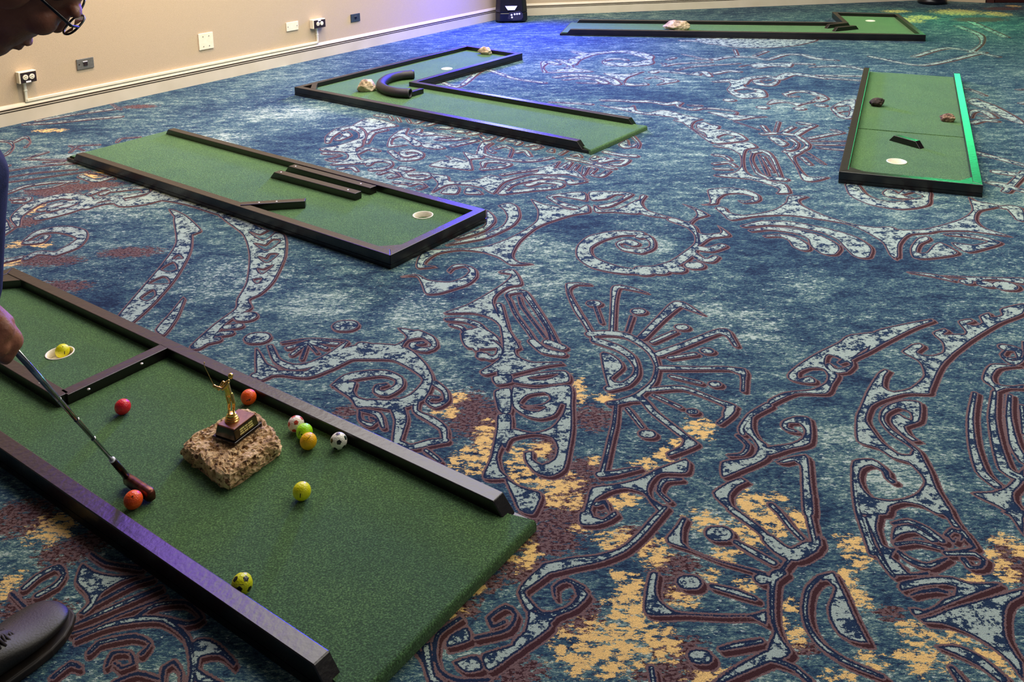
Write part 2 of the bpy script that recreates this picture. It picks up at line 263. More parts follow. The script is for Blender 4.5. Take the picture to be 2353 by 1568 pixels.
CARPET = {
'S': [[233,2788,19,291,2792,19,344,2776,19,384,2727,17,411,2661,13,416,2579,9,393,2498,10,344,2433,13,298,2400,14,255,2388,14],[262,3152,7,208,3159,11,181,3104,8,201,2958,12,222,2867,11,243,2753,10],[457,3075,6,407,3111,13,356,3126,16,333,3015,11,304,2799,10],[621,2905,5,587,2949,15,550,2986,23,476,2885,17,396,2760,16],[680,2695,10,676,2749,12,666,2791,18,629,2779,16,532,2714,16,433,2653,18],[640,2439,9,655,2494,9,663,2546,14,614,2563,12,520,2566,12,426,2573,15],[537,2284,9,571,2320,11,587,2355,14,547,2399,11,469,2461,13,371,2454,14],[248,2746,20,308,2700,19,344,2644,16,354,2576,10,342,2529,12,308,2487,16,260,2466,16],[267,2978,8,276,2861,8],[382,2904,8,352,2800,7],[505,2791,12,423,2729,12],[544,2649,12,463,2630,12],[450,2525,11,526,2485,11],[383,2426,10,446,2363,10],[260,3002,25,269,3002,25],[405,2937,24,414,2937,24],[531,2821,22,539,2821,22],[581,2667,20,589,2666,20],[565,2477,18,572,2477,18],[473,2341,16,480,2341,16],[273,2395,8,256,2296,9,238,2223,9,221,2154,9,201,2076,10],[197,2078,15,229,2081,13,266,2091,11,297,2099,8],[317,2405,14,348,2404,14,369,2344,14,404,2281,14,441,2216,13],[300,2362,10,329,2271,9],[333,2242,21,343,2241,21],[392,2053,8,351,2050,11,332,2010,8,349,1974,9],[206,1937,4,197,1976,9,178,1968,11],[338,1952,9,303,1908,11,266,1860,11,222,1816,11,167,1791,14,109,1780,18,54,1765,19],[54,1765,17,18,1729,15,-3,1699,10,14,1658,14],[17,1666,6,34,1643,8,58,1637,11,96,1656,8,116,1687,7,105,1720,5],[125,1708,9,92,1730,8,66,1712,6,67,1683,5],[343,1717,23,356,1717,23],[395,1705,9,438,1688,12,474,1669,9],[437,1860,27,451,1860,27],[475,1833,10,502,1805,12,540,1768,12],[377,1545,7,409,1553,10,459,1562,9],[328,1529,20,341,1528,20],[491,1940,13,511,1910,13,533,1877,12,552,1838,12],[238,1505,9,238,1467,9],[345,1464,7,392,1492,12,463,1527,16],[551,1838,19,565,1810,21,590,1790,22,632,1812,21],[646,1811,9,656,1873,10,666,1927,10,687,1984,10],[587,1952,11,599,1922,10,609,1878,10,624,1839,10],[541,1866,10,556,1831,10],[503,1722,19,530,1721,10,554,1739,10],[659,1736,3,628,1725,8,591,1690,9,568,1638,9,561,1594,9,571,1552,10,603,1513,10,660,1476,8],[458,1522,9,480,1514,9,505,1499,9,524,1470,9],[831,2090,8,804,2008,10,781,1924,10,770,1848,10,763,1791,11],[785,1902,10,773,1818,9,775,1762,9,781,1724,9],[845,1882,7,882,1888,10,910,1862,12,929,1824,11],[825,1816,9,868,1822,8,900,1811,9,919,1800,8],[821,1793,8,825,1780,9,842,1760,11,868,1750,10,915,1771,6],[947,1840,8,969,1857,9,986,1846,8,970,1822,4],[949,1840,5,952,1820,6,965,1833,3],[987,1853,9,989,1822,9,991,1802,6,949,1789,8,920,1787,9],[950,1767,10,951,1744,9,976,1744,7,992,1765,8,981,1782,10,921,1784,9],[795,1670,5,818,1678,7,856,1683,8,871,1676,7],[790,1541,4,827,1530,15,856,1505,15,876,1466,13],[796,1492,8,801,1454,12],[901,2067,10,896,2042,9,902,2029,11],[930,2570,12,933,2539,16,961,2538,15,998,2567,7,996,2599,13,967,2581,9],[1032,2689,14,1046,2655,14,1084,2694,10],[691,2364,14,633,2319,12,592,2260,11,589,2235,11],[530,2144,6,567,2147,9,590,2183,9,575,2226,9],[1285,2403,9,1218,2288,11,1165,2169,13,1133,2059,16,1143,2005,15],[1343,2407,10,1275,2286,13,1226,2167,15,1195,2066,18,1212,2036,19],[1376,2389,9,1319,2285,11,1270,2165,15,1259,2098,16],[1381,2335,10,1320,2211,9],[1575,2681,7,1526,2591,7,1477,2561,16,1467,2606,8,1504,2644,5],[1501,2651,23,1530,2636,17,1506,2585,8,1480,2586,11],[-790,2752,11,-747,2663,14,-690,2619,19,-630,2633,20,-581,2690,19,-548,2767,9],[-756,2772,7,-670,2791,9,-554,2774,7],[-676,2772,13,-728,2739,13],[-675,2769,12,-707,2695,11],[-674,2762,8,-671,2667,8],[-672,2768,9,-631,2705,8],[-669,2772,12,-609,2731,12],[-667,2779,13,-579,2758,13],[-788,2576,19,-720,2589,16,-635,2577,22,-589,2625,35,-531,2695,44,-454,2705,51,-373,2688,44,-308,2614,30,-268,2533,18,-292,2441,28,-350,2404,28,-422,2418,19],[-328,2819,20,-283,2781,18,-265,2731,12,-290,2709,17,-329,2724,15,-335,2748,14,-305,2754,12],[-545,2513,9,-507,2554,23,-461,2570,23,-403,2574,19,-356,2542,15,-352,2500,17,-382,2464,19,-411,2474,13,-412,2503,12,-391,2511,10],[-351,2415,24,-326,2335,21,-325,2269,17,-326,2225,14],[-292,2441,13,-288,2370,11,-239,2326,16,-206,2285,14,-197,2226,10],[-320,2230,11,-286,2205,14,-236,2223,17,-197,2231,14],[-248,2514,15,-216,2472,12,-207,2421,11,-235,2395,14,-262,2418,8,-254,2440,11,-232,2436,10],[-447,2381,6,-437,2333,8,-406,2309,13,-390,2326,7,-408,2343,8],[-438,2380,10,-392,2358,13,-369,2295,9],[-245,2190,10,-220,2162,10,-205,2143,9],[-64,3008,14,-38,2792,16,-34,2662,19,-63,2599,25,-99,2569,18],[-235,2908,13,-172,2894,13,-116,2839,10,-118,2789,10,-143,2782,12],[-218,2870,11,-184,2846,10,-179,2820,6],[-118,2678,15,-87,2651,16,-61,2663,15,-58,2710,12,-82,2745,15],[-114,2665,20,-106,2665,20],[-575,2881,33,-563,2880,33],[-849,2811,32,-837,2811,32],[46,2749,17,82,2687,19,135,2665,16],[95,2741,20,137,2705,19],[-236,2908,12,-185,2906,12,-133,2874,11,-107,2832,7,-116,2796,10,-144,2775,11],[-219,2870,11,-190,2857,11,-171,2834,6,-180,2805,8],[-24,3023,8,-36,3083,9,-9,3107,16,26,3101,13,58,3003,10,97,2860,9,123,2737,8],[-28,3048,8,-6,2934,9,35,2811,9,64,2712,8],[6,3064,7,17,2988,8,58,2862,8,87,2773,8],[26,3080,10,64,2954,9,96,2831,8,104,2758,7],[467,3515,27,444,3539,25,406,3519,10,421,3464,15,483,3439,24],[508,3621,23,419,3626,28,325,3579,38,270,3493,30,266,3398,34,306,3325,40,378,3273,32,457,3250,24],[461,3278,24,522,3280,24,599,3321,27,669,3409,24,719,3503,12,734,3592,10,726,3686,22,667,3763,24],[467,3249,33,479,3249,33],[525,3256,34,536,3256,34],[588,3268,34,599,3267,34],[663,3298,35,674,3298,35],[713,3460,24,756,3442,24,810,3476,23],[683,3419,18,704,3356,19,734,3339,20,762,3373,17],[503,3587,22,530,3585,21,544,3534,13,536,3479,13,506,3449,19,484,3444,20],[945,3675,12,1044,3706,28,1153,3688,28,1263,3611,30,1322,3527,45,1334,3439,53,1320,3367,36],[965,3626,12,1051,3648,21,1150,3605,27,1203,3534,38,1212,3456,57,1205,3403,38],[1006,3564,9,1073,3569,18,1112,3522,27,1119,3461,35,1121,3439,27],[1568,4147,33,1551,4018,41,1588,3923,45,1670,3878,47,1771,3908,45,1840,3977,15,1843,4047,40,1804,4067,27,1741,4020,12],[1712,4065,22,1699,4010,39,1759,3969,16],[2095,3831,13,2145,3817,35,2104,3686,20],[1431,3201,5,1483,3182,12,1527,3157,15,1558,3125,9],[1715,3075,39,1727,3074,39],[1655,3092,28,1664,3091,28],[1599,3113,23,1606,3113,23],[-931,2957,36,-918,2957,36],[-852,2807,38,-837,2806,38],[-579,2878,39,-564,2877,39],[-966,2885,20,-931,2892,20],[-977,2837,19,-948,2845,19],[-1000,2790,19,-976,2802,19],[-2040,3674,11,-2023,3769,26,-1946,3795,37,-1858,3754,37,-1809,3689,23,-1808,3599,32,-1844,3528,23],[-2021,3653,21,-1971,3663,21,-1974,3718,19],[-1844,3528,19,-1920,3543,20,-1938,3488,19],[-2028,3459,21,-1968,3502,15],[-2156,3845,11,-2220,3961,28,-2225,4125,40,-2137,4220,42,-2009,4174,35,-1981,4092,37,-2035,4003,38,-2105,3943,37],[-2148,4040,25,-2109,4104,26,-2038,4140,24,-2061,4076,25,-2104,4037,25],[-1951,4061,27,-1949,4140,31,-1875,4174,31,-1795,4086,29,-1707,4106,30,-1638,4160,31,-1490,4089,28,-1309,3953,25],[-1938,4074,19,-1886,4116,20,-1844,4121,20],[-2021,4242,23,-1988,4313,25,-1937,4291,8,-1956,4239,23],[-1906,4163,23,-1800,4208,23,-1754,4253,19,-1805,4316,24,-1921,4285,24],[-2627,4823,12,-2590,4899,12,-2563,4944,12],[-2620,4822,10,-2376,4795,10],[-2643,4610,11,-2489,4694,11,-2309,4736,11],[-2573,4516,9,-2436,4587,9,-2259,4627,9],[-2531,4436,9,-2339,4521,9,-2178,4591,9],[-2356,4314,11,-2254,4344,11,-2197,4435,11],[-2434,4265,14,-2391,4371,15,-2291,4421,15,-2171,4433,15],[-2952,5190,15,-2878,5159,13,-2806,5055,6,-2774,4935,12,-2779,4866,13],[-2855,5158,13,-2842,5260,14,-2758,5151,3,-2736,5051,10],[-2987,5545,20,-2840,5563,20,-2639,5637,20,-2461,5684,20],[-2951,5630,21,-2778,5770,21,-2583,5882,22],[-2657,6020,9,-2533,5862,9],[-2491,5058,8,-2371,4966,7],[-2251,5116,9,-2253,5192,10,-2159,5211,10],[-2181,4511,20,-2068,4427,21,-2011,4501,22],[-2671,4664,17,-2659,4716,17],[-2359,4191,16,-2288,4204,15,-2280,4152,16,-2329,4155,16],[-2169,4570,11,-2072,4524,10,-1994,4461,10],[-2487,4759,10,-2394,4774,10],[-2434,4935,8,-2439,5055,10,-2333,5072,10],[-1039,5023,15,-1049,5149,25,-1015,5287,32,-956,5329,33,-884,5229,22,-857,5098,22,-902,5001,29,-972,4922,29,-1029,4895,29],[-986,5082,24,-952,5155,27,-982,5223,28],[-1015,4821,21,-919,4781,6,-986,4708,8,-908,4681,20],[-816,4995,13,-815,5185,20,-752,5260,24],[-843,4809,20,-800,4887,22,-740,4848,21],[-752,4607,18,-735,4670,22,-661,4661,21,-630,4600,10,-658,4539,20,-720,4523,21],[-662,4831,20,-584,4682,23,-507,4703,24,-494,4782,15,-547,4835,25,-599,4811,21,-571,4746,24,-526,4761,25],[-582,5181,19,-552,5253,21,-551,5158,19,-494,5180,21,-448,5145,20],[-520,5138,21,-434,5144,21,-351,5087,11,-440,5038,9,-340,5029,20,-271,5056,20],[-333,4909,19,-266,4958,19,-212,5003,19],[-392,4584,16,-344,4640,17,-302,4595,7,-345,4565,16],[-617,4517,22,-561,4473,19,-527,4393,20,-450,4369,21,-416,4405,12,-444,4442,22,-520,4447,22],[-673,4460,16,-627,4497,16,-567,4415,5,-615,4398,16],[-581,4321,13,-517,4298,13],[-503,4279,15,-463,4310,15,-422,4256,5,-455,4222,14],[-886,4554,17,-831,4571,17,-795,4508,13],[-843,5594,21,-784,5560,21],[-760,5558,12,-733,5468,11],[-709,5524,12,-684,5435,11],[-644,5490,12,-619,5402,11],[-581,5393,19,-555,5440,19],[-515,5338,19,-474,5385,19],[-436,5277,27,-384,5273,27],[-335,5190,27,-276,5185,26],[-245,5131,26,-210,5154,26],[242,4513,13,285,4583,13,259,4481,8],[289,4450,10,320,4539,10],[334,4378,9,363,4505,17,404,4472,10,371,4386,11,418,4354,17,463,4429,15],[276,4647,17,368,4577,16,457,4489,16,492,4467,16],[422,4670,13,404,4617,19,465,4639,19,440,4577,19,508,4610,19,579,4602,16,537,4525,18,493,4528,19],[660,5028,14,677,4892,9,658,4800,7],[483,4743,20,543,4690,20,626,4663,20],[-62,4146,15,-21,4250,18,41,4302,20,165,4350,21,255,4307,20,264,4260,20,326,4284,20],[64,4245,21,132,4292,22,215,4251,20,188,4202,21,68,4173,21,-62,4137,21],[-171,4879,16,-152,4950,21,-117,4947,6,-149,4855,6,-114,4779,17],[-101,4851,18,-54,4890,19,-13,4822,9,-26,4689,8],[14,4775,18,55,4795,17,80,4703,13],[-188,4788,15,-119,4695,15,13,4626,15,111,4619,15,191,4663,15],[-161,4528,8,-157,4607,18,-98,4618,19,-26,4571,14,-65,4522,18,-160,4498,18],[-64,4403,12,11,4437,12,100,4471,12,179,4527,12],[-184,5101,14,-153,5018,17,-119,5071,17],[-82,4994,13,-55,5061,13],[-26,4990,19,30,4956,17,15,4914,15],[70,4887,19,112,4907,19,152,4858,7,103,4826,18],[240,4715,10,277,4780,10],[305,4689,13,333,4709,13,343,4664,10],[464,6983,28,492,7173,48,628,7363,40,790,7452,37,943,7436,50,1052,7268,64,1070,7116,20,1002,6988,74,880,6943,67,750,6979,53,701,7079,9,770,7170,32,858,7162,25,882,7110,23],[504,7481,26,597,7366,56],[237,6733,17,225,6913,9,261,7098,38,336,7019,37],[303,6557,21,426,6621,34,605,6563,29,692,6440,37,713,6311,40],[362,6469,16,483,6520,25,594,6449,24,637,6345,33],[454,6373,12,576,6351,23],[1021,6660,34,1082,6698,26,1331,6546,21],[945,6458,16,986,6495,16,1041,6441,16],[1138,6872,18,1267,6952,19,1508,6976,19],[1209,6730,17,1340,6830,18,1484,6862,18],[1358,7288,15,1523,7047,14],[572,5861,17,677,5846,21,778,5811,24,882,5796,28,967,5724,28,1037,5757,26],[1104,5687,16,1165,5676,16],[900,5457,18,977,5416,17,1009,5305,15],[963,5337,20,1015,5299,19,1062,5387,16],[236,5838,10,372,5804,16,490,5762,19],[1457,7891,30,1590,7846,30,1661,7721,28],[1144,6964,16,1157,6870,16],[1206,7102,19,1267,7171,19],[1395,6317,16,1512,6346,40],[1575,6243,31,1641,6387,36,1800,6449,31,1835,6318,12,1747,6190,33,1688,6226,35,1689,6331,26,1771,6343,20],[1858,6367,37,1979,6508,46,2101,6434,33,2170,6347,20],[2159,6450,21,2447,6403,21],[2168,6367,21,2397,6267,20],[1771,5916,17,1851,5990,24,1937,5972,27,1974,5881,34,1997,5778,10,1926,5734,33],[1768,5933,12,1772,5864,14,1828,5859,14],[1132,5606,16,1224,5598,16,1322,5545,15,1353,5482,4,1288,5398,15,1225,5492,15],[1291,5284,8,1380,5115,8],[1326,6589,29,1388,6626,30,1398,6499,24],[1460,6577,25,1569,6652,26,1636,6624,26],[1423,7081,17,1625,7110,17],[1377,6849,16,1573,6876,16,1705,6910,16],[1567,7067,24,1685,7154,25,1859,7136,25,1958,7028,24,2146,7208,25,2262,7196,26],[1805,7454,13,1770,7221,12],[1900,7182,19,2035,7349,20],[2096,6872,28,2228,6836,28],[2193,6726,14,2343,6756,28,2471,6721,32,2531,6605,22],[2272,7195,20,2322,7040,35,2458,6954,20],[1376,5795,37,1383,5795,37],[1534,5596,35,1540,5595,35],[1901,5617,36,1907,5616,36],[1746,5548,35,1753,5547,35],[1384,5020,21,1470,5027,21,1549,4983,20,1569,4824,14,1534,4734,15,1446,4662,18,1414,4686,18],[1504,4924,18,1516,4828,11,1475,4738,15,1436,4718,18],[1428,5187,13,1421,5056,13],[1463,5053,9,1540,5260,10],[1501,5037,16,1591,5148,16],[1556,4983,19,1639,5092,21,1724,5178,15,1658,5224,25],[1612,4917,17,1745,4982,18,1826,5014,12,1795,5067,18],[1602,4798,12,1767,4787,12],[1604,4869,12,1778,4857,12],[1603,4741,12,1734,4693,12],[1514,4668,10,1542,4475,9],[1468,4584,14,1471,4469,14],[1036,4656,15,1083,4631,15,1095,4566,13],[1005,4509,14,1079,4525,15,1096,4463,13],[994,4429,14,1061,4421,14],[1248,4686,8,1203,4559,7,1182,4359,13,1211,4281,16],[1248,4686,20,1306,4704,20,1316,4573,12,1271,4268,9],[1263,4641,9,1221,4318,8],[1276,4618,11,1258,4364,10],[1226,4270,29,1276,4254,28],[2662,5265,6,2721,5379,18,2781,5421,28,2804,5373,27,2794,5269,24],[2619,5153,21,2697,5204,23,2763,5185,23],[2976,5983,15,2994,5871,15,3000,5782,14],[2730,5318,16,2753,5302,16,2761,5257,15],[3116,5569,17,3146,5583,17],[3283,5919,14,3336,5933,14],[2200,4147,13,2244,4114,33,2301,4022,19],[2218,4026,20,2446,4290,18],[2367,4611,24,2499,4387,23],[2318,4298,29,2396,4248,28],[4028,8324,35,4004,7877,29,3831,7490,13,3576,7149,21],[4251,8540,37,4163,7754,31],[3082,7027,25,3493,7338,29,3686,6966,27],[2761,7059,26,3012,6711,24,3673,7139,27],[-635,6751,21,-387,6309,20,-221,6864,23,6,6547,21,219,6390,20],[-1057,1739,11,-1045,1771,11,-1016,1798,11,-991,1775,8,-994,1743,11,-1018,1717,11],[-1077,1724,6,-1030,1686,6],[-908,1634,6,-855,1672,10,-767,1731,9],[-883,1693,8,-858,1718,8,-828,1744,8,-794,1759,8],[-885,1600,6,-838,1632,10,-783,1647,12,-727,1644,10,-666,1599,8,-632,1535,9,-622,1494,9],[-844,1567,8,-835,1589,9,-773,1604,8,-733,1587,5,-740,1562,8],[-797,1535,6,-798,1564,7,-765,1565,5,-747,1538,6,-765,1528,6,-785,1541,5],[-677,1496,6,-685,1528,7,-672,1541,7,-650,1519,5,-641,1495,5],[-788,1650,8,-758,1684,9,-696,1688,7,-651,1647,6,-677,1633,8,-729,1649,7],[-888,1511,8,-869,1541,8,-846,1532,6],[-767,1498,7,-732,1516,7,-687,1503,6],[-899,1614,6,-861,1632,6,-826,1658,6,-745,1704,6],[-959,1837,6,-912,1807,7,-829,1788,8],[-172,1533,7,-170,1592,8,-128,1633,8],[-95,1583,7,-32,1602,7,-15,1640,6,-36,1661,8,-70,1632,7,-62,1610,7,-39,1621,8],[-217,1570,8,-192,1534,7,-173,1484,7],[-177,1573,6,-161,1511,6,-127,1487,7,-67,1486,7]],
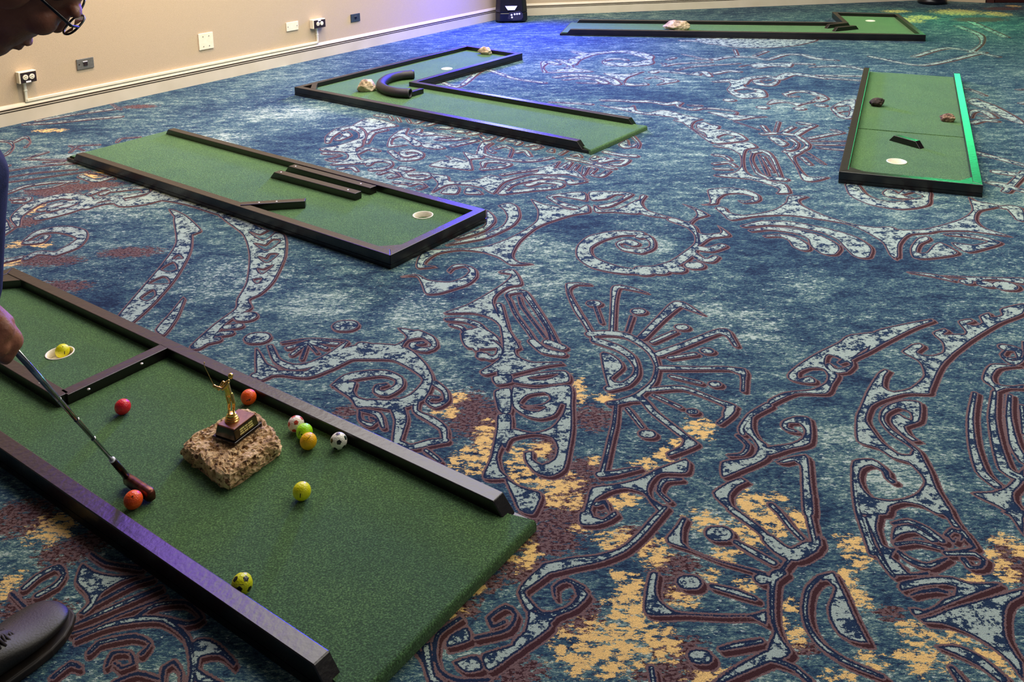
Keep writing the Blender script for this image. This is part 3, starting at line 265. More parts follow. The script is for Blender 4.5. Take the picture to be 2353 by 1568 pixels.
'P': [[177,3164,223,3162,182,3113,176,3079],[637,2785,667,2798,676,2749,653,2764],[609,2569,676,2561,667,2522,652,2523,629,2547],[559,2398,607,2362,552,2291,557,2336,567,2356],[253,2664,290,2659,312,2620,316,2577,275,2520,283,2502,309,2495,259,2458],[428,2236,439,2236,465,2190,374,2140,372,2158,416,2189,425,2207],[259,2396,274,2406,343,2437,358,2409,314,2402,285,2390],[171,2031,233,2042,286,2061,340,2097,421,2136,429,2120,412,2074,350,2075,322,2047,309,2015,312,1987,338,1955,324,1929,306,1964,291,2003,252,2021,214,2010,180,1983,166,1945,166,1930,142,1931,153,1976],[135,1943,167,1946,170,1927,187,1919,206,1937,222,1948,227,1929,203,1908,172,1894,132,1897],[106,1727,139,1690,109,1650,73,1634,54,1640,97,1662,112,1690],[-14,1694,10,1664,17,1652,54,1640,71,1634,30,1583,-24,1536,-23,1574,2,1603,7,1636,4,1664],[371,1921,384,1913,368,1878,360,1836,371,1816,425,1781,521,1740,516,1722,486,1741,423,1771,371,1806,321,1834,321,1851,350,1889],[269,1747,279,1753,292,1746,281,1704,281,1674,307,1642,349,1635,403,1631,457,1630,493,1640,481,1596,455,1619,401,1620,326,1627,245,1632,255,1704],[625,1829,647,1835,668,1855,663,1817,642,1798,594,1780,556,1739,534,1709,519,1668,504,1612,503,1572,513,1533,484,1514,457,1527,472,1559,488,1585,490,1626,522,1740,546,1752,567,1777,570,1813,585,1813,602,1806],[661,1741,664,1712,665,1676,664,1624,665,1586,666,1550,650,1550,628,1558,612,1574,607,1609,614,1643,645,1694,637,1712,623,1710,626,1728],[780,1721,776,1765,780,1818,782,1859,788,1909,832,1926,805,1869,797,1817,805,1807,824,1806,802,1777,813,1758,819,1732,865,1737,858,1722,791,1721],[840,1871,881,1881,907,1855,926,1817,903,1817,880,1849,846,1843,815,1820],[973,1941,998,1940,992,1896,993,1856,972,1864,972,1896,963,1919],[786,1708,860,1722,904,1718,930,1702,993,1700,991,1691,924,1666,870,1645,811,1621,779,1613,777,1638,790,1638,803,1632,828,1640,858,1662,882,1670,894,1688,879,1694,836,1692,778,1679],[783,1610,814,1618,867,1639,990,1673,1035,1684,1022,1661,985,1642,960,1611,936,1561,933,1515,935,1500,913,1459,906,1504,886,1544,858,1573,824,1593,789,1597],[1068,1980,1123,1986,1171,2009,1248,2077,1214,2015,1172,1977,1158,1946,1159,1913,1115,1831,1116,1914],[1106,1914,1163,1920,1143,1884],[834,2112,888,2119,905,2092,909,2054,891,2029,890,2067,874,2089,848,2077,830,2044,825,2007,833,1975,864,1963,906,1969,944,1988,977,2027,977,2064,968,2099,937,2117,915,2159,874,2192,910,2299,941,2350,987,2425,1053,2516,1086,2542,1098,2532,1071,2497,1048,2446,1063,2422,1116,2438,1177,2493,1193,2529,1201,2578,1176,2637,1194,2656,1225,2682,1252,2687,1253,2667,1225,2642,1223,2622,1256,2614,1286,2613,1316,2658,1324,2698,1340,2739,1431,2736,1388,2682,1261,2551,1172,2424,1156,2402,1090,2405,1013,2374,976,2349,949,2308,937,2278,938,2219,942,2186,962,2139,988,2134,1001,2151,994,2174,971,2223,968,2282,989,2327,1022,2358,1075,2378,1116,2365,1103,2323,1076,2273,1049,2259,1028,2250,1025,2216,1039,2187,1017,2183,991,2236,986,2276,1003,2311,1043,2336,1064,2314,1054,2284,1044,2294,1035,2315,1008,2301,993,2271,1000,2217,1014,2169,1021,2146,1018,2115,1012,2063,1000,2002,997,1943,994,1910,957,1907,931,1938,898,1950,861,1936,844,1910,782,1912,785,1950,806,2028],[789,2520,829,2567,905,2634,1003,2704,1061,2751,1219,2766,1073,2654,1023,2610,984,2593,949,2626,925,2582,924,2551,940,2514,907,2462,871,2413,783,2416,690,2359,699,2391,756,2428,838,2442,886,2475,904,2510,903,2546,873,2553,833,2530,823,2507,846,2518,866,2493,859,2470,825,2471,789,2490],[623,2173,700,2189,736,2211,754,2244,749,2274,726,2275,719,2260,737,2245,739,2230,704,2241,697,2266,710,2291,751,2310,789,2298,756,2187,692,2161,630,2136],[640,2114,684,2134,728,2142,731,2124,707,2031,677,1915,650,1916,674,2012,697,2095,689,2112,662,2104],[592,2260,643,2334,624,2259,628,2210,642,2186,626,2127,545,2078,493,2054,505,2118,552,2130,587,2138,610,2173,606,2211],[458,2002,504,2041,542,2057,557,2040,525,2020,500,1989,497,1954,519,1920,494,1921,466,1967],[1407,2558,1499,2542,1457,2537,1417,2527,1380,2486,1371,2451,1405,2438,1446,2443,1433,2420,1387,2422,1340,2401,1348,2429,1340,2476],[-835,2740,-812,2719,-770,2645,-723,2605,-751,2557,-782,2552],[-511,2766,-472,2759,-431,2738,-387,2747,-361,2791,-396,2855,-330,2833,-283,2788,-318,2782,-351,2770,-363,2722,-349,2681,-411,2690,-517,2714],[-547,2508,-510,2536,-477,2529,-476,2482,-458,2447,-408,2423,-356,2383,-434,2391,-458,2389,-488,2442],[-179,2805,-159,2834,-124,2854,-91,2824,-62,2779,-44,2709,-72,2751,-114,2760,-123,2726,-119,2692,-139,2693,-163,2762],[-79,2544,-20,2554,-20,2506,-69,2496],[-71,2467,-20,2477,-21,2350,-54,2351,-67,2394],[-62,2346,-21,2345,-21,2249,-45,2202,-55,2157,-47,2103,-28,2069,-95,2071,-78,2157,-65,2275],[-60,2659,-26,2711,2,2765,-6,2683,7,2650,47,2622,133,2619,139,2606,79,2593,-20,2550,-65,2540],[-20,2529,32,2554,140,2569,148,2502,49,2488,-20,2508],[-20,2485,49,2476,151,2490,150,2378,144,2275,132,2198,112,2100,75,2071,38,2085,12,2129,9,2174,35,2178,34,2146,55,2124,84,2145,94,2190,82,2233,37,2249,-21,2232,-38,2185,-56,2233,-21,2280,37,2259,84,2282,114,2337,126,2384,120,2390,99,2337,56,2318,15,2335,-21,2384],[-43,2079,-1,2041,49,2015,51,1995,28,1934,-7,1950,-22,1997],[-252,2952,-175,3013,-102,3103,-48,3180,-22,3249,-69,3270,-53,3288,-8,3291,19,3168,-32,3144,-71,3084,-81,3026,-61,2936,-28,2836,9,2707,-25,2708,-61,2852,-98,2914,-157,2948],[-187,2806,-153,2841,-95,2780,-59,2710,-162,2714],[-432,3253,-381,3270,-360,3260,-320,3216,-247,3198,-201,3233,-179,3289,-201,3329,-238,3312,-252,3274,-263,3293,-240,3346,-198,3349,-155,3308,-147,3240,-174,3177,-227,3135,-280,3102,-326,3104,-349,3185,-375,3251],[-378,3323,-383,3419,-360,3492,-283,3499,-179,3504,-115,3523,-41,3586,31,3675,88,3782,97,3911,71,4050,119,3991,190,3946,259,3902,322,3966,323,3872,241,3837,134,3755,76,3685,16,3561,-11,3453,-11,3401,14,3359,63,3342,-24,3336,-70,3404,-135,3459,-222,3485,-306,3457,-343,3396,-348,3356,-305,3334],[-129,3923,-94,3856,-88,3779,-128,3683,-202,3617,-254,3597,-164,3697,-129,3756],[-76,3975,-23,4006,11,3956,19,3837,-9,3738,-68,3657,-139,3591,-285,3537,-227,3584,-140,3637,-60,3728,-37,3827,-52,3919],[142,4075,208,4115,320,4130,321,4015,273,4039,197,4079,176,4066,217,4000,285,3934,279,3907,227,3930,173,4002],[345,4129,451,4130,543,4095,488,4012,420,3933,371,3922,364,3950,436,3987,499,4069,461,4085,411,4031,341,4021],[351,3964,378,3895,451,3905,564,4022,539,3844,423,3866,347,3871],[569,4065,600,4070,567,3980,578,3884,662,3789,625,3791,539,3847],[655,3802,710,3749,731,3735,777,3808,780,3873,742,3949,779,3913,830,3815,770,3770,735,3710,735,3638,772,3601,836,3610,843,3644,841,3692,863,3632,865,3574,788,3555,749,3512,721,3481,739,3592,728,3698],[889,4119,935,4146,1012,4149,1077,4108,1106,4048,1097,3984,1061,3949,1007,3944,997,3983,1033,3970,1071,4007,1053,4051,1008,4071,956,4060,913,4002,890,3941,822,3938,868,3960],[875,3894,902,3906,922,3892,924,3839,976,3800,1051,3819,1135,3867,1200,3944,1238,4026,1318,4014,1265,3968,1263,3899,1319,3778,1402,3675,1478,3637,1556,3619,1435,3320,1430,3361,1446,3466,1429,3579,1375,3676,1300,3723,1222,3765,1137,3791,1017,3780,907,3744,891,3815],[965,4333,1010,4347,1131,4323,1213,4238,1247,4158,1256,4068,1188,4058,1224,4114,1179,4208,1072,4294],[1400,3660,1504,3623,1650,3601,1852,3699,1959,3804,2021,3966,2031,3917,2104,3847,1985,3792,1922,3696,1912,3612,1969,3512,1832,3575,1719,3581,1672,3563,1581,3548,1505,3455,1450,3330,1425,3349,1446,3477,1424,3576],[1503,3327,1530,3416,1595,3508,1645,3535,1643,3496,1585,3451,1543,3379,1574,3374,1636,3448,1674,3465,1695,3368,1652,3338,1549,3316],[1711,3464,1788,3437,1857,3471,1795,3513,1716,3541,1748,3559,1848,3530,1904,3454,1822,3402,1724,3366],[1499,3176,1628,3156,1736,3144,1820,3134,1794,3085,1724,3120,1681,3125,1651,3111,1607,3113,1610,3139,1579,3151],[1070,2650,1132,2760,1209,2799,1361,2845,1360,2826,1286,2787,1172,2709,1072,2635,1027,2606,990,2578,972,2593],[1175,2638,1200,2660,1252,2690,1258,2666,1223,2632,1250,2612,1298,2633,1322,2687,1320,2752,1373,2780,1377,2758,1355,2741,1369,2719,1401,2728,1427,2756,1435,2824,1488,2840,1489,2820,1458,2804,1478,2795,1508,2813,1521,2856,1567,2881,1560,2850,1597,2862,1618,2906,1714,2939,1675,2867,1560,2802,1431,2707,1333,2624,1268,2567,1202,2592],[-1290,3895,-1205,3890,-1061,3750,-960,3682,-906,3465,-895,3240,-916,3130,-945,3086,-919,3027,-933,2992,-956,2958,-974,2911,-982,2853,-987,2790,-1014,2740,-1050,2756,-1017,2907,-979,3015,-993,3089,-998,3228,-1054,3473,-1141,3692],[-1503,3906,-1435,3903,-1352,3703,-1299,3522,-1272,3290,-1275,3086,-1295,2932,-1331,2804,-1368,2818,-1371,2976,-1373,3182,-1375,3416,-1396,3624],[-1203,2875,-1196,2996,-1192,3120,-1178,3104,-1155,2953,-1158,2837],[-1562,4007,-1522,3993,-1446,3919,-1346,3780,-1328,3737,-1359,3697,-1408,3699,-1453,3829],[-2316,3966,-2239,3916,-2173,3824,-2157,3856,-2156,3759,-2171,3697],[-1812,4127,-1744,4205,-1730,4311,-1626,4225,-1569,4164,-1694,4120,-1743,4066],[-1290,3895,-1210,3936,-1289,4036,-1401,4117,-1395,4042,-1337,3967],[-955,5370,-874,5537,-682,5350,-758,5301,-810,5250,-850,5123,-830,4948,-854,4879,-798,4695,-734,4713,-676,4677,-755,4629,-903,4617,-950,4620,-885,4701,-883,4767,-922,4837,-1030,4868,-1032,4910,-922,4954,-849,5072,-850,5200,-893,5311],[-697,4939,-701,5087,-673,5214,-615,5290,-616,5157,-555,5051,-504,4962,-520,4915,-556,4929,-595,5029,-646,5108,-678,5072,-671,4961,-586,4943,-679,4909],[-512,4974,-419,4944,-372,4870,-433,4855,-498,4902],[-436,4566,-383,4647,-332,4665,-363,4733,-294,4684,-239,4638,-272,4794,-203,4744,-194,4881,-166,4999,-158,4697,-226,4658,-213,4487,-310,4517],[-591,4515,-579,4575,-502,4519,-537,4487],[-426,4445,-380,4422,-328,4400,-311,4323,-237,4318,-149,4351,-146,4222,-235,4263,-320,4268,-390,4165,-370,4289],[-348,4154,-318,4232,-264,4238,-271,4141],[-235,4139,-227,4226,-172,4188,-152,4131],[-174,4333,-120,4406,-51,4345,11,4379,105,4431,120,4490,179,4527,234,4607,202,4485,242,4523,264,4461,313,4438,337,4340,352,4301,259,4383,173,4388,73,4394,-51,4289,-103,4131,-172,4259],[565,4876,624,4969,623,4849,680,4916,654,4823,584,4805],[169,4776,212,4830,208,4751],[334,7189,450,7128,463,6891,591,6722,385,6711,255,6710,344,6811,418,6941],[659,6651,766,6619,839,6613,960,6688,826,6509,780,6352,859,6287,925,6320,924,6254,776,6252,767,6393],[1010,6534,1075,6487,1153,6390,1140,6340,984,6249,1056,6367],[1026,5791,1076,5754,1036,5660,1102,5593,1169,5618,1144,5571,1080,5563,1017,5646],[544,5732,612,5694,718,5654,758,5715,757,5589,818,5523,911,5577,975,5541,1035,5447,1116,5354,1060,5302,1020,5168,1076,4935,1061,4864,1006,5169,958,5395,877,5459,775,5497,636,5629],[1503,6327,1599,6359,1569,6168,1597,6109,1666,6049,1632,5858,1486,5833,1435,5892,1426,6069,1485,6213],[1583,5664,1653,5789,1718,5734,1797,5679,1874,5722,1963,5848,1906,5719,1796,5647,1753,5610,1735,5684,1670,5706],[1182,5510,1262,5489,1346,5423,1503,5382,1421,5359,1297,5312,1243,5402],[1947,5557,2069,5706,2166,5731,1992,5316,1919,5321,1922,5438],[1673,6775,1759,6858,1790,6719,1926,6774,2048,6739,2103,6894,1957,6885,1845,6896],[1598,7967,2584,7857,2357,7572,2083,7490,1780,7566],[1395,4957,1446,4941,1469,4831,1435,4782,1411,4795],[1413,4708,1436,4673,1504,4680,1462,4628,1430,4587,1406,4443,1407,4287,1500,4272,1421,4218,1365,4231,1394,4444],[1039,5135,1103,5131,1181,5125,1255,5042,1273,4916,1193,4874,1087,4857,1061,4931,1066,5056],[1063,4812,1261,4869,1291,4773,1220,4732,1164,4562,1132,4381,1172,4228,1226,4206,1268,4186,1256,4064,1199,4067,1219,4118,1180,4191,1110,4268,959,4324,1067,4366,1127,4461,1166,4647,1133,4761],[1060,5241,1114,5292,1139,5235,1184,5205,1153,5127,1082,5132,1044,5161],[2828,5659,2911,5720,2919,5651,2941,5534,2936,5409,2927,5259,2909,5146,2888,5106,2853,5164,2842,5266,2853,5400,2833,5479,2817,5560],[-958,1753,-967,1809,-927,1785,-881,1772,-814,1771,-855,1750,-882,1718,-883,1682,-895,1658,-913,1663,-903,1693,-923,1720],[-654,1585,-628,1598,-597,1584,-547,1538,-550,1523,-588,1552,-620,1548,-616,1526,-580,1504,-559,1491,-616,1493],[-153,1559,-148,1591,-111,1614,-102,1576],[-137,1528,-90,1544,-75,1509,-110,1500],[-83,1544,-13,1574,6,1630,3,1670,18,1649,59,1609,-10,1547,-67,1501],[-203,1574,-181,1578,-163,1499,-137,1481,-180,1482]],
'H': [[830,2530,867,2553,899,2534,895,2492,863,2464,866,2493,850,2512,821,2501],[34,2530,77,2540,116,2548,76,2522],[4,2399,26,2437,73,2447,87,2418,62,2392,19,2388],[7,2383,70,2375,52,2360,25,2366],[-1118,3722,-1069,3688,-1038,3739,-1011,3710,-1038,3629],[-1064,3597,-1016,3575,-1000,3634,-966,3618,-995,3522],[-1011,3461,-978,3441,-975,3487,-943,3482,-965,3403],[-987,3348,-963,3340,-936,3377,-957,3301],[-976,3252,-949,3259,-953,3218],[-1359,3362,-1337,3423,-1300,3359,-1321,3338],[-1359,3237,-1330,3293,-1306,3275,-1284,3233],[-1342,3119,-1324,3180,-1299,3132,-1312,3095],[-1346,3459,-1340,3496,-1312,3458],[1472,6047,1566,6086,1606,6011,1508,5955],[1975,5570,2069,5594,2030,5474,1964,5494],[1951,5435,2021,5460,1978,5360],[1122,4971,1180,5027,1220,4969,1155,4917]],
'G': [[166,2453,30,73],[243,2416,25,20],[484,2261,44,55],[414,2196,25,22],[372,2152,31,29],[315,2101,41,34],[-91,2232,28,96],[-123,2150,61,63],[-177,2438,35,29],[-204,2367,41,30],[-8,2146,24,68],[4,2085,32,42],[85,2045,69,53],[96,1992,52,39],[235,1980,62,28],[51,2180,34,33],[187,2131,11,21],[0,1814,36,48],[209,1851,41,36],[287,1806,38,45],[417,1907,40,35],[515,1861,49,63],[441,1794,30,21],[207,1737,13,22],[238,1706,16,38],[219,1648,54,62],[329,1674,37,23],[398,1739,18,17],[144,1553,104,82],[250,1566,52,62],[359,1487,60,19],[467,1706,20,14],[567,1888,33,51],[631,1905,24,32],[728,1800,32,55],[683,1725,23,27],[688,1665,18,29],[543,1651,12,18],[528,1585,15,44],[765,1585,32,15],[821,1557,42,16],[758,1513,50,41],[879,1515,34,41],[656,1511,26,19],[579,1478,30,14],[1067,1811,30,35],[1016,1741,23,56],[946,1710,20,10],[612,1978,14,19],[544,1955,41,52],[-1086,1921,59,56],[-1097,1741,23,50],[-1984,3457,53,38],[-2186,4051,45,68],[-2050,3634,48,33],[-1937,3623,48,23],[4398,9108,282,241],[4706,8956,158,181],[3736,8706,156,196],[3937,8838,158,151],[3850,9238,165,110],[5123,9423,83,86],[-2115,4527,72,49],[-2760,5387,113,39],[2066,7603,105,57],[130,1886,20,14],[-143,1646,26,14],[-97,1715,18,15]],
'M': [[-142,2354,60,116],[-87,2301,40,122],[202,2321,50,58],[74,2189,43,44],[157,2106,37,35],[140,2014,63,64],[93,1938,101,75],[50,1853,88,55],[0,1762,56,35],[121,1639,30,45],[93,1618,35,22],[327,1766,56,28],[312,1704,31,34],[298,1549,50,22],[279,1490,77,24],[1052,1746,31,77],[734,1624,26,13],[539,1543,18,13],[-12,1502,49,33],[254,1847,39,41],[-1176,1960,88,64],[-1018,1839,59,38],[-975,1875,50,31],[-1543,3529,133,48],[-1840,3459,149,47],[-2133,3889,55,63],[-2219,4287,139,57],[-2189,4267,107,50],[-2014,4369,113,39],[-2439,5931,123,47],[-478,2377,34,24],[4386,8650,268,145],[-175,1603,52,32],[-93,1727,46,32],[-1692,3219,131,52],[-2120,4343,130,52],[-230,1637,35,34],[-126,1657,35,23],[-1015,1680,82,23],[4912,9271,203,111]],
'L': [[752,2818,98,117],[659,2913,58,68],[844,2164,66,91],[916,2039,84,98],[785,1889,59,72],[21,3214,191,149],[-338,2956,104,127],[-216,2467,75,92],[-502,3564,141,180],[-700,4322,191,129],[-1048,3263,197,153],[-1763,4084,244,174],[-1781,5051,348,225],[-2264,4765,284,155],[-679,3035,153,100],[-615,2054,11,17],[847,1777,56,51],[401,1900,59,43],[112,3533,104,133],[545,3512,69,87],[1045,3166,93,108],[-1445,5688,277,173],[74,2502,38,94],[-489,5046,196,121],[2019,4284,162,127]],
'D': [[937,2425,134,134],[973,3490,254,260],[1305,3229,236,225],[-1514,3071,109,102],[-1163,5008,293,187],[897,5833,412,227],[1818,6118,426,249],[-2666,5380,214,97],[707,1920,40,59],[210,3714,145,126],[-562,3755,111,109],[38,1545,67,41],[-85,1489,49,29],[218,1719,46,36],[774,1668,44,35],[580,2229,46,57]]}
# ------------------------------------------------------------------ the carpet: woven scroll pattern laid out in floor millimetres
X0, Y0, X1, Y1, RES = -3700, 1050, 6100, 9950, 2.5
def catmull(P, k=5, closed=False):
    P = np.asarray(P, float); n = len(P)
    if n < 3: return P
    out = []
    rng = range(n) if closed else range(n - 1)
    for i in rng:
        p1, p2 = P[i], P[(i + 1) % n]
        p0 = P[i - 1] if (closed or i > 0) else 2 * p1 - p2
        p3 = P[(i + 2) % n] if (closed or i + 2 < n) else 2 * p2 - p1
        L = math.hypot(*(p2 - p1)[:2]); kk = max(1, min(k, int(L / 12)))
        for j in range(kk):
            t = j / kk
            out.append(0.5 * ((2 * p1) + (p2 - p0) * t + (2 * p0 - 5 * p1 + 4 * p2 - p3) * t * t + (3 * p1 - p0 - 3 * p2 + p3) * t ** 3) * 0.75 + (p1 + (p2 - p1) * t) * 0.25)
    if not closed: out.append(P[-1])
    return np.array(out)
NX, NY = int((X1 - X0) / RES), int((Y1 - Y0) / RES)
FAR = 30.0
DS = np.full((NY, NX), FAR, np.float32)
def window(xs, ys, pad):
    a = max(0, int((min(xs) - pad - X0) / RES)); b = min(NX, int((max(xs) + pad - X0) / RES) + 2)
    c = max(0, int((min(ys) - pad - Y0) / RES)); d = min(NY, int((max(ys) + pad - Y0) / RES) + 2)
    return a, b, c, d
def seg_dist(p, q, r0, r1, A):
    pad = max(r0, r1) + FAR
    a, b, c, d = window((p[0], q[0]), (p[1], q[1]), pad)
    if a >= b or c >= d: return
    gx = X0 + (np.arange(a, b) + .5) * RES; gy = (Y0 + (np.arange(c, d) + .5) * RES)[:, None]
    vx, vy = q[0] - p[0], q[1] - p[1]; L2 = vx * vx + vy * vy + 1e-6
    t = np.clip(((gx - p[0]) * vx + (gy - p[1]) * vy) / L2, 0, 1)
    D = np.sqrt((gx - p[0] - t * vx) ** 2 + (gy - p[1] - t * vy) ** 2) - (r0 + (r1 - r0) * t)
    np.minimum(A[c:d, a:b], D, out=A[c:d, a:b])
def poly_dist(P):
    pad = FAR
    a, b, c, d = window(P[:, 0], P[:, 1], pad)
    if a >= b or c >= d: return None
    gx = (X0 + (np.arange(a, b) + .5) * RES).astype(np.float32); gy = (Y0 + (np.arange(c, d) + .5) * RES).astype(np.float32)[:, None]
    D = np.full((d - c, b - a), 1e9, np.float32); inside = np.zeros((d - c, b - a), bool)
    for i in range(len(P)):
        p, q = P[i], P[(i + 1) % len(P)]
        vx, vy = q[0] - p[0], q[1] - p[1]
        if abs(vy) > 1e-6:
            r = np.nonzero(((p[1] > gy[:, 0]) != (q[1] > gy[:, 0])))[0]
            if len(r): inside[r[0]:r[-1] + 1] ^= ((p[1] > gy[r[0]:r[-1] + 1]) != (q[1] > gy[r[0]:r[-1] + 1])) & (gx < p[0] + (gy[r[0]:r[-1] + 1] - p[1]) * vx / vy)
        aa, bb, cc, dd = window((p[0], q[0]), (p[1], q[1]), FAR + 5)
        aa, bb, cc, dd = aa - a, bb - a, cc - c, dd - c; aa, cc = max(aa, 0), max(cc, 0)
        sx, sy = gx[aa:bb], gy[cc:dd]
        if sx.size == 0 or sy.size == 0: continue
        t = np.clip(((sx - p[0]) * vx + (sy - p[1]) * vy) / (vx * vx + vy * vy + 1e-6), 0, 1)
        sub = D[cc:dd, aa:bb]; np.minimum(sub, np.sqrt((sx - p[0] - t * vx) ** 2 + (sy - p[1] - t * vy) ** 2), out=sub)
    D = np.minimum(D, FAR + 4); D[inside] *= -1
    return a, b, c, d, D
for st in CARPET['S']:
    P = catmull(np.array(st, float).reshape(-1, 3))
    for p, q in zip(P, P[1:]): seg_dist(p, q, max(p[2], 4), max(q[2], 4), DS)
for po in CARPET['P']:
    r = poly_dist(catmull(np.array(po, float).reshape(-1, 2), closed=True))
    if r: a, b, c, d, D = r; np.minimum(DS[c:d, a:b], D, out=DS[c:d, a:b])
for po in CARPET['H']:
    r = poly_dist(catmull(np.array(po, float).reshape(-1, 2), closed=True))
    if r: a, b, c, d, D = r; np.maximum(DS[c:d, a:b], -D, out=DS[c:d, a:b])
SH = DS.copy()                                         # the maroon relief band woven beside every scroll
for k in (0.34, 0.67, 1.0):
    dx, dy = int(round(8 * k / RES)), int(round(-13.5 * k / RES))
    R_ = np.full_like(DS, FAR); R_[:NY + dy, dx:] = DS[-dy:, :NX - dx]; np.minimum(SH, R_, out=SH)
def pack(name, chans):
    h, w_ = chans[0].shape; im = bpy.data.images.new(name, w_, h, alpha=False, float_buffer=False); im.colorspace_settings.name = 'Non-Color'
    buf = np.ones((h, w_, 4), np.float32)
    for i, c_ in enumerate(chans): buf[..., i] = c_
    im.pixels.foreach_set(buf.ravel()); im.update(); im.pack(); return im
IM1 = pack('carpet_scrolls', [np.clip(.5 - DS / 60, 0, 1), np.clip(.5 - SH / 60, 0, 1), np.clip(.5 - DS / 60, 0, 1)])
del SH, R_, DS
def blobs(L, q=10):
    w_, h = int((X1 - X0) / q), int((Y1 - Y0) / q); A = np.zeros((h, w_), np.float32)
    gx = X0 + (np.arange(w_) + .5) * q; gy = (Y0 + (np.arange(h) + .5) * q)[:, None]
    for x, y, rx, ry in L: np.maximum(A, np.clip(1.15 - ((gx - x) / (rx * 1.25 + 15)) ** 2 * 0.9 - ((gy - y) / (ry * 1.25 + 15)) ** 2 * 0.9, 0, 1), out=A)
    return A
IM2 = pack('carpet_washes', [blobs(CARPET['G']), blobs(CARPET['M']), np.clip(.5 + .5 * blobs(CARPET['L']) - .5 * blobs(CARPET['D']), 0, 1)])

def carpet_mat():
    m, t, b = new_mat('ballroom_carpet'); L = t.links; N = t.nodes
    b.inputs['Roughness'].default_value = 0.95; b.inputs['Specular IOR Level'].default_value = 0.12; b.inputs['Sheen Weight'].default_value = 0.03; b.inputs['Sheen Roughness'].default_value = 0.5
    tc = N.new('ShaderNodeTexCoord')
    def math_(op, a, b_=None, c=None, clamp=False):
        n = N.new('ShaderNodeMath'); n.operation = op; n.use_clamp = clamp
        for i, v in enumerate((a, b_, c)):
            if v is None: continue
            if isinstance(v, (int, float)): n.inputs[i].default_value = v
            else: L.new(v, n.inputs[i])
        return n.outputs[0]
    mp = N.new('ShaderNodeMapping'); mp.vector_type = 'POINT'
    mp.inputs['Scale'].default_value = (1000 / (X1 - X0), 1000 / (Y1 - Y0), 1); mp.inputs['Location'].default_value = (-X0 / (X1 - X0), -Y0 / (Y1 - Y0), 0)
    L.new(tc.outputs['Object'], mp.inputs['Vector'])
    def img(im):
        n = N.new('ShaderNodeTexImage'); n.image = im; n.extension = 'CLIP'; n.interpolation = 'Linear'; L.new(mp.outputs[0], n.inputs['Vector'])
        s = N.new('ShaderNodeSeparateColor'); L.new(n.outputs['Color'], s.inputs[0]); return s.outputs
    def nz(scale, detail=4, rough=0.6, sx=1, sy=1, off=0, rot=0):
        mm = N.new('ShaderNodeMapping'); mm.inputs['Scale'].default_value = (sx, sy, 1); mm.inputs['Location'].default_value = (off, off * .7, 0); mm.inputs['Rotation'].default_value = (0, 0, rot)
        L.new(tc.outputs['Object'], mm.inputs['Vector'])
        n = N.new('ShaderNodeTexNoise'); n.inputs['Scale'].default_value = scale; n.inputs['Detail'].default_value = detail; n.inputs['Roughness'].default_value = rough
        L.new(mm.outputs[0], n.inputs['Vector']); return n.outputs['Fac']
    a = img(IM1); c2 = img(IM2)
    jag = math_('MULTIPLY', math_('SUBTRACT', nz(210, 1), 0.5), 6.0)
    d = math_('ADD', math_('MULTIPLY', math_('SUBTRACT', 0.555, a[0]), 60), jag)
    sh = math_('ADD', math_('MULTIPLY', math_('SUBTRACT', 0.535, a[1]), 60), jag)
    def step(v, edge, wd=0.6):      # 1 where v < edge
        return math_('MULTIPLY_ADD', math_('SUBTRACT', edge, v), 1.0 / (2 * wd), 0.5, clamp=True)
    def mix(f, A, B, mode='MIX'):
        n = N.new('ShaderNodeMix'); n.data_type = 'RGBA'; n.blend_type = mode
        L.new(f, n.inputs[0]) if not isinstance(f, (int, float)) else setattr(n.inputs[0], 'default_value', f)
        for i, v in ((6, A), (7, B)):
            if isinstance(v, tuple): n.inputs[i].default_value = v
            else: L.new(v, n.inputs[i])
        return n.outputs[2]
    def over(v, lo, hi):            # smooth 0..1 between lo and hi
        return math_('MULTIPLY', math_('SUBTRACT', v, lo), 1.0 / (hi - lo), clamp=True)
    # background weave: navy, slate, teal, sage
    NAVY, SLATE, TEAL, SAGE, PALE = [s2l(c) for c in ((18, 34, 58), (36, 62, 86), (62, 94, 104), (112, 140, 130), (190, 204, 188))]
    MAU, MAR, GOLD = [s2l(c) for c in ((112, 88, 86), (60, 32, 32), (250, 208, 126))]
    big = nz(1.5, 3, 0.55, 0.8, 1.1, 3)
    med = nz(9, 5, 0.72, 1.0, 2.0, 7, 0.25)
    fin = nz(75, 4, 0.75, 0.7, 1.7, 1, 0.25)
    fin2 = nz(240, 3, 0.7, 0.6, 1.5, 31, 0.25)
    v = math_('ADD', math_('ADD', math_('MULTIPLY', big, 0.30), math_('MULTIPLY', med, 0.55)), math_('MULTIPLY', fin, 0.75))
    v = math_('ADD', v, math_('MULTIPLY', fin2, 0.45))
    v = math_('ADD', v, math_('MULTIPLY', math_('SUBTRACT', c2[2], 0.5), 0.11))
    r = N.new('ShaderNodeValToRGB'); L.new(v, r.inputs['Fac']); e = r.color_ramp.elements
    e[0].position = 0.0; e[0].color = NAVY; e[1].position = 1.0; e[1].color = PALE
    v = math_('MULTIPLY', math_('SUBTRACT', v, 0.875), 1.0 / 0.36); L.new(v, r.inputs['Fac'])
    for p_, c_ in ((0.27, SLATE), (0.52, TEAL), (0.74, SAGE)): x = e.new(p_); x.color = c_
    bg = r.outputs['Color']
    fl = math_('ADD', math_('ADD', math_('MULTIPLY', c2[2], 0.13), nz(58, 5, 0.75, 0.8, 1.5, 41, 0.25)), math_('MULTIPLY', med, 0.35))
    bg = mix(over(fl, 0.850, 0.880), bg, s2l((176, 192, 182)))
    # mauve wash, then gold splashes, both broken into tufts
    tuft = nz(60, 5, 0.7, 0.8, 1.5, 11, 0.25)
    mfac = over(math_('ADD', math_('MULTIPLY', c2[1], 0.34), tuft), 0.745, 0.765)
